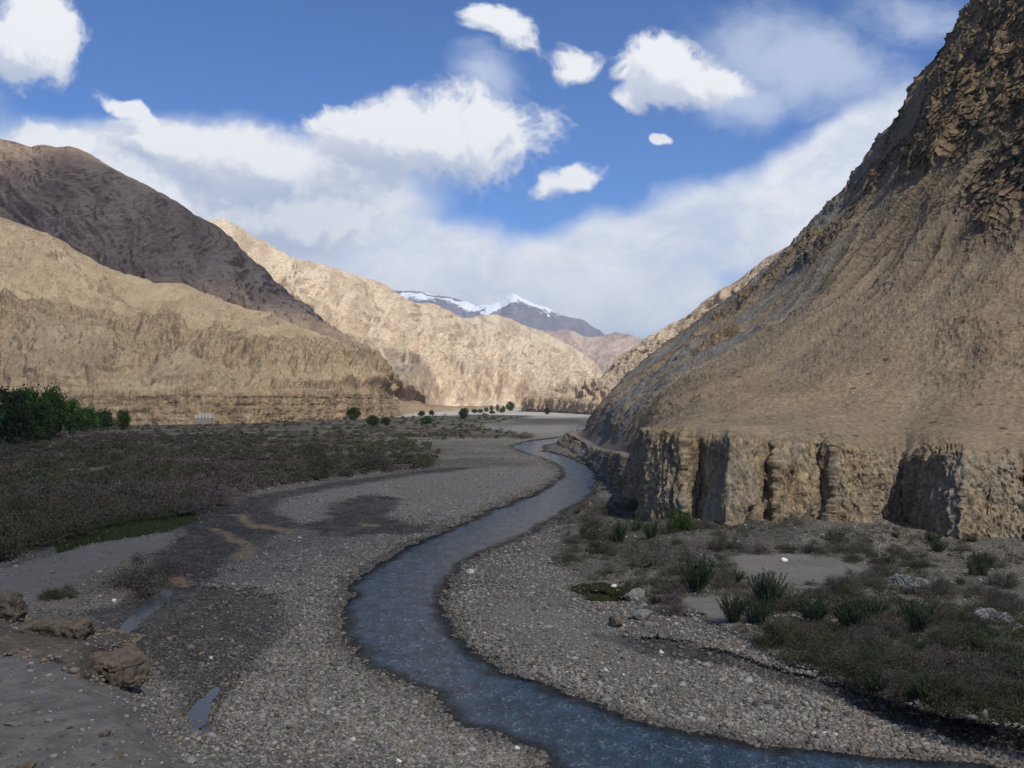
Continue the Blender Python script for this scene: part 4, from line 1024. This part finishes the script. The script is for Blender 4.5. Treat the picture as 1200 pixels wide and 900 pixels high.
# single bushes of the right bank: each named from where it stands
RB = [
 ('round', 798, 624, 34, 30, 'bright green round bush growing against the foot of the brown cliff', L_FRESH),
 ('olive', 1083, 668, 38, 20, 'dark green bush at the mouth of the shadowed cliff recess', L_OLIVE),
 ('round', 1150, 676, 27, 20, 'small dark green bush right of the cliff buttress foot', L_OLIVE),
 ('spray', 862, 733, 42, 34, 'green spiky bush standing alone on the pale gravel hump', None),
 ('spray', 905, 716, 54, 44, 'tall green spiky bush just behind the pale gravel hump', None),
 ('spray', 912, 757, 34, 34, 'dark spiky bush nearest the side channel on the gravel slope', L_GREY),
 ('spray', 820, 697, 60, 44, 'large green spiky bush left of the bare sand flat', None),
 ('thorn', 762, 668, 62, 30, 'broad dark grey thornbush between the boulders and the cliff', None),
 ('spray', 727, 638, 26, 28, 'small green spiky bush in the middle of the riverside thicket', None),
 ('olive', 693, 634, 42, 30, 'olive bush at the water end of the riverside thicket', None),
 ('thorn', 705, 604, 40, 18, 'grey bush on the bank where the river bends behind the thicket', None),
 ('mauve', 698, 618, 36, 20, 'reddish mauve bush at the head of the riverside thicket', None),
 ('thorn', 745, 600, 36, 22, 'dark bush in the shade left of the cliff end', L_GREY),
 ('thorn', 710, 650, 36, 18, 'low grey bush in front of the olive bush by the river', None),
 ('thorn', 848, 690, 34, 32, 'dusky grey bush behind the large green spiky bush', None),
 ('mauve', 892, 650, 40, 16, 'mauve grey bush below the brown cliff left of the white stone', None),
 ('thorn', 955, 652, 46, 20, 'round grey thornbush on the rubble fan under the cliff', None),
 ('thorn', 985, 700, 34, 30, 'grey thornbush with a bare crown at the right end of the sand flat', None),
 ('mauve', 953, 686, 22, 7, 'small reddish plant lying in the middle of the sand flat', None),
 ('mauve', 793, 720, 17, 18, 'small reddish twiggy bush on the edge above the slab group', None),
 ('thorn', 800, 690, 30, 16, 'pale grey bush behind the boulders and the small reddish bush', None),
 ('spray', 1005, 745, 60, 42, 'broad blue-green spray bush below the grey thornbush', None),
 ('spray', 960, 735, 60, 36, 'green spray bush right of the tall spiky bush', None),
 ('spray', 1085, 745, 60, 40, 'dark green spray bush below the whitish outcrop', None),
 ('olive', 1050, 800, 70, 46, 'olive bush leaning over the undercut bank', None),
 ('thorn', 970, 775, 44, 26, 'brownish bush on the gravel slope above the dark channel', None),
 ('mauve', 1120, 800, 80, 46, 'brown-mauve bush on the bank edge at lower right', None),
 ('thorn', 1190, 810, 70, 50, 'dark brown bush at the right edge above the shore', None),
 ('olive', 1150, 770, 70, 40, 'olive brown bush in front of the low whitish outcrop', None),
 ('thorn', 1030, 690, 30, 16, 'grey bush just left of the jagged whitish outcrop', None),
 ('thorn', 1110, 700, 46, 24, 'grey brown bush right of the jagged whitish outcrop', None),
 ('thorn', 1185, 690, 50, 24, 'grey bush under the right edge of the cliff', None),
 ('mauve', 1030, 662, 26, 12, 'low mauve bush on the rubble below the cliff recess', None),
 ('thorn', 682, 556, 4, 3, 'tiny dark plant on the scree nose', None),
 ('thorn', 698, 531, 18, 15, 'dark bush clinging to the rock nose above the river', L_OLIVE),
]
for (k, u, v, w, h, lab, mt) in RB:
    put_bush({'thorn': 'thornbush', 'mauve': 'tamarisk_bush', 'olive': 'olive_bush', 'spray': 'spiky_bush', 'round': 'green_bush'}[k], k, u, v, w, h, lab, 'bush', None, mt)
# nameless low bushes between them
rr = np.random.default_rng(31)
cnt = 0
while cnt < 190:
    u = rr.uniform(660, 1215); v = rr.uniform(600, 855)
    M, x, y = ground_masks(np.array([u]), np.array([v]))
    if M['terr'][0] < .6 or M['sr1'][0] > .3 or M['sr2'][0] > .3 or M['side'][0] > .3: continue
    if u < 1000 and rr.uniform() < .35: continue
    if v < 655 and u > 760: 
        if rr.uniform() < .6: continue
    sc_ = (v - 470) / 230
    k = rr.choice(['thorn', 'thorn', 'olive', 'mauve', 'spray'], p=[.3, .25, .2, .1, .15])
    w = rr.uniform(18, 50) * sc_; put_bush({'thorn': 'thornbush', 'mauve': 'tamarisk_bush', 'olive': 'olive_bush', 'spray': 'spiky_bush'}[k], k, u, v, w, w * rr.uniform(.4, .62),
        {'thorn': 'low grey thornbush among others on the right gravel terrace', 'olive': 'low olive bush among others on the right gravel terrace', 'mauve': 'low mauve bush among others on the right gravel terrace', 'spray': 'low green spray bush among others on the right gravel terrace'}[k], 'bush', {'thorn': 'low grey thornbushes of the right terrace', 'olive': 'low olive bushes of the right terrace', 'mauve': 'low mauve bushes of the right terrace', 'spray': 'low green spray bushes of the right terrace'}[k])
    cnt += 1

LB = [
 ('thorn', 150, 694, 84, 44, 'large dark brown bush on the mudflat left of the sandy puddle', None),
 ('mauve', 195, 676, 44, 34, 'brown twiggy bush at the right end of the mudflat beside the sandy puddle', None),
 ('olive', 60, 705, 44, 20, 'low olive brown bush left of the large brown mudflat bush', None),
 ('thorn', 8, 606, 46, 44, 'very dark bush at the left edge above the grass strip', L_OLIVE),
 ('mauve', 250, 592, 42, 24, 'dusky mauve bush at the right tip of the scrub bank above the grass', None),
 ('mauve', 215, 602, 40, 22, 'mauve grey bush left of the tip of the scrub bank', None),
 ('mauve', 160, 606, 50, 22, 'long mauve bush above the green grass strip', None),
 ('mauve', 100, 612, 50, 20, 'mauve bush near the left end of the grass strip', None),
 ('olive', 90, 632, 50, 16, 'dark low bush in front of the left end of the grass strip', None),
 ('thorn', 375, 552, 60, 26, 'dark grey-green bush in the thicket behind the pale gravel bar', L_OLIVE),
 ('thorn', 430, 550, 64, 26, 'broad grey bush in the middle of the thicket behind the gravel bar', None),
 ('thorn', 495, 547, 28, 14, 'dark round bush at the right tip of the thicket behind the gravel bar', L_OLIVE),
 ('thorn', 612, 514, 32, 10, 'long low grey bush alone on the far gravel before the river bend', None),
 ('olive', 365, 535, 44, 18, 'olive bush at the back of the thicket behind the gravel bar', None),
]
for (k, u, v, w, h, lab, mt) in LB:
    put_bush({'thorn': 'thornbush', 'mauve': 'tamarisk_bush', 'olive': 'olive_bush'}[k], k, u, v, w, h, lab, 'bush', None, mt)

# the scrub flat on the left: a mass of bushes nobody could count
def scrub_mass():
    r = np.random.default_rng(77); V, Fc, T = [], [], []; off = 0
    n = 26000
    u = r.uniform(-60, 640, n); q = r.uniform(0, 1, n); v = 486 + 205 * q ** 1.15
    M, x, y = ground_masks(u, v); k = (M['scrub'] > r.uniform(.35, .95, n)) & (M['grass'] < .4)
    dens = sstep(-.22, .08, fbm(x, y, 0 * x, .03, 5, 401, .6)); edge = u > 250
    pr = np.where(y > 250, .9, .62) * np.where(edge, .08 + .7 * dens, .30 + .60 * dens) * np.where(y > 350, .5, 1)
    k &= r.uniform(0, 1, n) < pr
    u, v = u[k], v[k]; X = ground_xyz(u, v, {a: b[k] for a, b in M.items()}); n = len(u)
    print('scrub bushes', n)
    hue = fbm(X[:, 0], X[:, 1], 0 * u, .02, 3, 402); hue2 = fbm(X[:, 0], X[:, 1], 0 * u, .05, 3, 403)
    H = []
    for i in range(n):
        d = X[i, 1]; nl = int(np.clip(24000 / d, 16, 170)); s = r.uniform(.3, 1.15) * (1.8 if r.uniform() > .93 else 1.0) * (1 + .0012 * d); h = s * r.uniform(.6, 1.0)
        p = r.normal(size=(nl, 3)); p /= np.linalg.norm(p, axis=1, keepdims=True); p[:, 2] = np.abs(p[:, 2]); p *= r.uniform(.45, 1.05, (nl, 1))
        p = p * np.array([s, s, h]) + X[i]
        vv, ff = leaves(p, .045 * (1 + d / 70), r, .5, 2.2)
        V.append(vv); Fc.append(ff + off); off += len(vv)
        tt_ = np.clip(r.uniform(0, 1) * .6 + r.uniform(0, .4, nl), 0, 1); T.append(np.repeat(tt_, 4))
        hh = hue[i] * 1.6 + r.normal() * .18 + (.25 if v[i] > 565 and u[i] < 300 else 0); H.append(np.full(nl * 4, hh))
    me = mesh_np('scrub', np.concatenate(V), np.concatenate(Fc), {'tone': np.concatenate(T), 'hue': np.concatenate(H)}, smooth=False)
    m, t, b = material('mixed_scrub_foliage'); tone = t.attr('tone'); hu = t.attr('hue')
    a = t.mix(tone, (.028, .023, .016), (.115, .098, .068)); g = t.mix(tone, (.022, .027, .013), (.090, .098, .048)); mv = t.mix(tone, (.044, .034, .030), (.155, .122, .108))
    c = t.mix(t.rng(hu, -.22, .05), g, a); c = t.mix(t.rng(hu, .22, .42), c, mv)
    t.l.new(c, b.inputs['Base Color'])
    link('scrub', me, m, kind='stuff', label='mass of brown and mauve scrub covering the flat left of the river')
scrub_mass()

def undergrowth():
    r = np.random.default_rng(78); V, Fc, T, H = [], [], [], []; off = 0
    n = 11500; u = r.uniform(650, 1440, n); v = r.uniform(585, 862, n)
    M, x, y = ground_masks(u, v); den = fbm(x, y, 0 * x, .10, 3, 411)
    pr = np.clip(.22 + 1.3 * den + .35 * sstep(900, 1050, u) * sstep(690, 730, v) + .3 * sstep(850, 700, u), 0, 1)
    k = (M['terr'] > .5) & (M['side'] < .3) & (M['sr1'] < .3) & (M['sr2'] < .3) & (M['algae'] < .3) & (r.uniform(0, 1, n) < pr)
    u, v = u[k], v[k]; X = ground_xyz(u, v, {a: b[k] for a, b in M.items()}); n = len(u); print('undergrowth', n)
    hue = fbm(X[:, 0], X[:, 1], 0 * u, .08, 3, 412)
    for i in range(n):
        s_ = r.uniform(.14, .62); h = s_ * r.uniform(.6, 1.1); nl = int(40 + 220 * s_)
        p = r.normal(size=(nl, 3)); p /= np.linalg.norm(p, axis=1, keepdims=True); p[:, 2] = np.abs(p[:, 2]); p *= r.uniform(.3, 1.05, (nl, 1))
        vv, ff = leaves(p * np.array([s_, s_, h]) + X[i], .045, r, .8, 3.0)
        V.append(vv); Fc.append(ff + off); off += len(vv); T.append(np.repeat(np.clip(r.uniform(0, .6) + r.uniform(0, .4, nl), 0, 1), 4)); H.append(np.full(nl * 4, hue[i] * 1.6 - .16 + r.normal() * .15))
    me = mesh_np('undergrowth', np.concatenate(V), np.concatenate(Fc), {'tone': np.concatenate(T), 'hue': np.concatenate(H)}, smooth=False)
    link('undergrowth', me, bpy.data.materials['mixed_scrub_foliage'], kind='stuff', label='low grey and olive undergrowth between the bushes of the right terrace')
undergrowth()

# grass
def grass():
    r = np.random.default_rng(8)
    for nm, poly, n, lab, hgt in (('grass', GRASS_L, 9000, 'strip of short bright green grass along the left mudflat', .22), ('grass', ALGAE, 5000, 'patch of green grass beside the boulders on the right bank', .10)):
        pu = np.array(poly, float); u = r.uniform(pu[:, 0].min(), pu[:, 0].max(), n * 2); v = r.uniform(pu[:, 1].min(), pu[:, 1].max(), n * 2)
        M, x, y = ground_masks(u, v); k = (M['grass' if poly is GRASS_L else 'algae'] > .5)
        X = ground_xyz(u[k], v[k], {a: b[k] for a, b in M.items()}); n2 = len(X)
        a = r.uniform(0, 6.28, n2); w = .05; d = np.stack([np.cos(a) * w, np.sin(a) * w, 0 * a], -1)
        tip = X + np.stack([r.normal(size=n2) * .08, r.normal(size=n2) * .08, hgt * r.uniform(.5, 1.5, n2)], -1)
        V = np.stack([X - d, X + d, tip], 1).reshape(-1, 3)
        link(nm, mesh_np(nm, V, np.arange(3 * n2).reshape(-1, 3), {'tone': np.repeat(r.uniform(0, 1, n2), 3)}, smooth=False), leaf_material('meadow_grass', [(.030, .038, .014), (.052, .066, .024), (.090, .105, .042)]), kind='stuff', label=lab)
grass()

# trees
def tree_mesh(seed, shape=(1, 1, 1), nleaf=5200, leaf=.045, trunk_h=.25, poplar=False):
    r = np.random.default_rng(seed); paths, rad = [], []
    tp = np.array([(0, 0, 0), (.01, .01, trunk_h * .6), (.02, 0, trunk_h + .2), (.02, .01, .8)]); paths.append(tp); rad.append([.035, .028, .018, .006])
    for i in range(9):
        a = i * 2.4 + r.uniform(-.3, .3); z0 = r.uniform(trunk_h * .4, .5); e = np.array([math.cos(a) * .3, math.sin(a) * .3, z0 + .28])
        paths.append(np.array([(0.01, 0, z0), e * [.5, .5, 1] - [0, 0, .1], e])); rad.append([.014, .009, .004])
    tv, tf = tubes(paths, rad, 6)
    nc = 60; c = r.normal(size=(nc, 3)); c /= np.linalg.norm(c, axis=1, keepdims=True); c *= (r.uniform(.15, 1, nc) ** .45)[:, None]
    hh = c[:, 2] * .5 + .5; taper = 1 - .55 * np.clip(hh - .35, 0, 1) ** 1.0
    c = np.stack([c[:, 0] * .40 * taper, c[:, 1] * .40 * taper, trunk_h * .35 + hh * (.95 - trunk_h * .35)], -1)
    k = r.integers(0, nc, nleaf); p = c[k] + r.normal(size=(nleaf, 3)) * np.array([.055, .055, .06]) * r.uniform(.6, 1.5, nc)[k][:, None]
    p = p * np.array(shape); p[:, 2] = np.maximum(p[:, 2], .01)
    V, Fq = leaves(p, leaf * .6, r, .4, 1.8); tone = np.repeat(np.clip(r.uniform(0, 1, nc)[k] * .55 + r.uniform(0, .45, nleaf), 0, 1), 4)
    return mesh_np('crown', V, Fq, {'tone': tone}, smooth=False), mesh_np('trunk', tv, tf)
TM = [tree_mesh(800 + i) for i in range(4)]
for a, b in TM: a.materials.append(L_TREE); b.materials.append(W_BARK)
L_DIST = leaf_material('pale_green_foliage', [(.05, .085, .025), (.085, .135, .04), (.13, .19, .06)], .35)
L_DKTREE = leaf_material('dark_green_foliage', [(.016, .030, .010), (.030, .055, .018), (.055, .085, .030)], .3)
def put_tree(name, u, v, wpx, hpx, label, k, mat=None, group=None):
    G = ground_xyz(np.array([float(u)]), np.array([float(v)]))[0]; mpp = G[1] / FPX
    e = bpy.data.objects.new(name, None); COL.objects.link(e); e.location = (G[0], G[1], G[2] - .1); e['label'] = label; e['category'] = 'tree'
    if group: e['group'] = group
    e.scale = (wpx * mpp / .85, wpx * mpp / .85, hpx * mpp / 1.0); e.rotation_euler = (0, 0, u * .7)
    a, b = TM[k]
    if mat is not None:
        key = ('tree', k, mat.name)
        if key not in MESHC: a2 = a.copy(); a2.materials.clear(); a2.materials.append(mat); MESHC[key] = a2
        a = MESHC[key]
    for nm, me in (('crown', a), ('trunk', b)):
        c = bpy.data.objects.new(nm, me); COL.objects.link(c); c.parent = e
TR = [
 ('willow_tree', -28, 524, 62, 66, 'green willow cut by the left edge of the photo', 0, None),
 ('willow_tree', 10, 523, 50, 72, 'tall dark willow at the left edge of the green grove', 1, L_DKTREE),
 ('willow_tree', 33, 521, 52, 74, 'tallest green willow of the grove at the left', 2, None),
 ('willow_tree', 62, 515, 42, 62, 'second tall willow of the grove, right of the tallest', 3, None),
 ('willow_tree', 82, 508, 36, 42, 'mid height willow behind the two tall ones of the grove', 0, None),
 ('willow_tree', 45, 517, 40, 44, 'shorter willow in front between the two tall ones', 1, L_DKTREE),
 ('willow_tree', 102, 506, 30, 32, 'shorter green willow in the right half of the grove', 2, None),
 ('willow_tree', 122, 504, 26, 25, 'small dark willow next to the last tree of the grove', 3, L_DKTREE),
 ('willow_tree', 144, 504, 19, 25, 'small round-topped green tree at the right end of the grove', 1, None),
 ('willow_tree', 414, 493, 17, 18, 'lone green tree against the end of the layered tan cliff', 2, None),
 ('green_shrub_tree', 437, 499, 20, 13, 'bright green shrub tree right of the lone tree by the cliff end', 0, L_TREE),
 ('green_shrub_tree', 452, 499, 13, 11, 'dark green shrub tree touching the bright green one by the cliff end', 1, L_DKTREE),
 ('green_shrub_tree', 500, 497, 14, 11, 'green shrub tree midway along the far scrub line', 2, L_TREE),
 ('dark_tree', 494, 488, 9, 7, 'very small dark tree behind the green shrub tree of the scrub line', 3, L_DKTREE),
 ('dark_tree', 506, 487, 7, 7, 'tiny dark round tree at the edge of the sunlit gravel', 0, L_DKTREE),
 ('dark_tree', 544, 491, 14, 14, 'round dark green tree standing out at the end of the scrub line', 1, L_DKTREE),
 ('poplar_tree', 598, 482, 10, 13, 'tallest pale green poplar at the right end of the far row', 2, L_DIST),
 ('dark_tree', 641, 486, 7, 8, 'tiny dark tree alone on the bright far gravel', 3, L_DKTREE),
]
for (n_, u, v, w, h, lab, k, mt) in TR: put_tree(n_, u, v, w, h, lab, k, mt)
for i, (u, v, w, h) in enumerate([(590, 483, 5, 8), (583, 483, 4, 10), (576, 483, 4, 9), (570, 483, 6, 6), (563, 484, 8, 5), (556, 484, 9, 5), (577, 485, 8, 4), (588, 484, 7, 6)]):
    put_tree('poplar_tree', u, v, w, h, 'small pale green poplar in the far row below the sunlit slope', i % 4, L_DIST, 'small poplars of the far row')

# ------------------------------------------------------------------ whitewashed ruin under the tan cliff
def box(bm_v, bm_f, x0, x1, y0, y1, z0, z1):
    o = len(bm_v); bm_v += [(x, y, z) for z in (z0, z1) for (x, y) in ((x0, y0), (x1, y0), (x1, y1), (x0, y1))]
    bm_f += [(o, o + 3, o + 2, o + 1), (o + 4, o + 5, o + 6, o + 7), (o, o + 1, o + 5, o + 4), (o + 1, o + 2, o + 6, o + 5), (o + 2, o + 3, o + 7, o + 6), (o + 3, o, o + 4, o + 7)]
M_RUIN = stone_material('ruin_masonry', (.30, .27, .22), (.19, .17, .14))
def ruin():
    G = P(np.array(238.), np.array(493.), np.array(492.)); mpp = 492 / FPX
    e = bpy.data.objects.new('ruined_building', None); COL.objects.link(e); e.location = (G[0], G[1], G[2] - .5)
    e['label'] = 'small whitewashed stone ruin with gaps at the foot of the layered tan cliff'; e['category'] = 'ruin'
    def part(name, boxes, mat):
        v, f = [], []
        for b_ in boxes: box(v, f, *b_)
        link(name, mesh_np(name, np.array(v) * np.array([.8, 1, .72]), np.array(f), smooth=False), mat, e)
    k = mpp
    part('base_wall', [(-12.5 * k, 12 * k, 0, 3, -1.5, 2.6)], M_RUIN)
    for (a, b_, h) in ((-12, -8, 2.9), (-7, -3.2, 4.0), (-1.5, 1.0, 4.1), (3.5, 6.2, 4.1), (7.6, 12, 3.9)):
        part('whitewashed_wall', [(a * k, b_ * k, .1, 2.2, 2.6, 1.6 + h)], M_PALE)
    part('lintel', [(-6.5 * k, -3 * k, .05, 2.25, 5.6, 6.1)], M_PALE)
ruin()

# ------------------------------------------------------------------ clouds added outside the frame, aimed along the sun to shade chosen slopes and ground
def shade_cloud(target, rx, ry, alpha, seed, alt=2000.0, rot=0.0, inner=.55):
    c = np.array(target, float); c = c + SUNV * (alt - c[2]) / SUNV[2]
    v, f = ico(5)
    q = v * (1 + .12 * fbm(v[:, 0], v[:, 1], v[:, 2], 1.6, 4, seed)[:, None])
    me = mesh_np('shade_cloud', q, f)
    m = bpy.data.materials.new('shade_cloud_veil'); m.use_nodes = True; t = NT(m.node_tree); t.n.clear()
    o_ = t.node('ShaderNodeOutputMaterial'); tc = t.node('ShaderNodeTexCoord').outputs['Object']
    X, Y, Z = t.sep(tc)[0:3]; r2 = t.m('SQRT', t.m('ADD', t.m('MULTIPLY', X, X), t.m('MULTIPLY', Y, Y)))
    r2 = t.m('ADD', r2, t.m('MULTIPLY', t.m('SUBTRACT', t.noise(tc, 2.2, 5, .6), .5), .5))
    a = t.rng(r2, .98, inner, 0, alpha)
    tr = t.node('ShaderNodeBsdfTransparent'); di = t.node('ShaderNodeBsdfDiffuse'); di.inputs[0].default_value = (.9, .9, .92, 1)
    tl = t.node('ShaderNodeBsdfTranslucent'); tl.inputs[0].default_value = (.9, .9, .92, 1)
    mx1 = t.node('ShaderNodeMixShader'); t.l.new(di.outputs[0], mx1.inputs[1]); t.l.new(tl.outputs[0], mx1.inputs[2])
    mx = t.node('ShaderNodeMixShader'); t.l.new(a, mx.inputs[0]); t.l.new(tr.outputs[0], mx.inputs[1]); t.l.new(mx1.outputs[0], mx.inputs[2])
    t.l.new(mx.outputs[0], o_.inputs[0])
    o = link('shade_cloud', me, m, kind='structure'); o.location = c; o.scale = (rx, ry, 120); o.rotation_euler = (0, 0, rot)
shade_cloud((-560, 1430, 280), 640, 430, .55, 1, rot=.25)
shade_cloud((-560, 430, 20), 560, 380, .17, 2)
shade_cloud((-150, 175, 0), 170, 150, .36, 5, rot=.3, inner=.5)
shade_cloud((-80, 15, 0), 120, 110, .22, 3)
shade_cloud((25, -8, 0), 80, 60, .20, 4)

def haze():
    x, y0, y1, z0, z1 = 14000., -4000., 21500., -1.5, 1450.
    vv = np.array([(a, b, c) for c in (z0, z1) for (a, b) in ((-x, y0), (x, y0), (x, y1), (-x, y1))])
    ff = np.array([(0, 3, 2, 1), (4, 5, 6, 7), (0, 1, 5, 4), (1, 2, 6, 5), (2, 3, 7, 6), (3, 0, 4, 7)])
    m = bpy.data.materials.new('thin_mountain_air'); m.use_nodes = True; t = NT(m.node_tree); t.n.clear()
    o_ = t.node('ShaderNodeOutputMaterial'); pv = t.node('ShaderNodeVolumePrincipled')
    pv.inputs['Color'].default_value = (.72, .84, 1.0, 1); pv.inputs['Density'].default_value = 4.6e-5
    t.l.new(pv.outputs[0], o_.inputs['Volume'])
    link('haze', mesh_np('haze', vv, ff, smooth=False), m, kind='stuff')
haze()
scene.cycles.volume_bounces = 0
scene.cycles.transparent_max_bounces = 12
scene.view_settings.view_transform="Standard"; scene.view_settings.look="None"
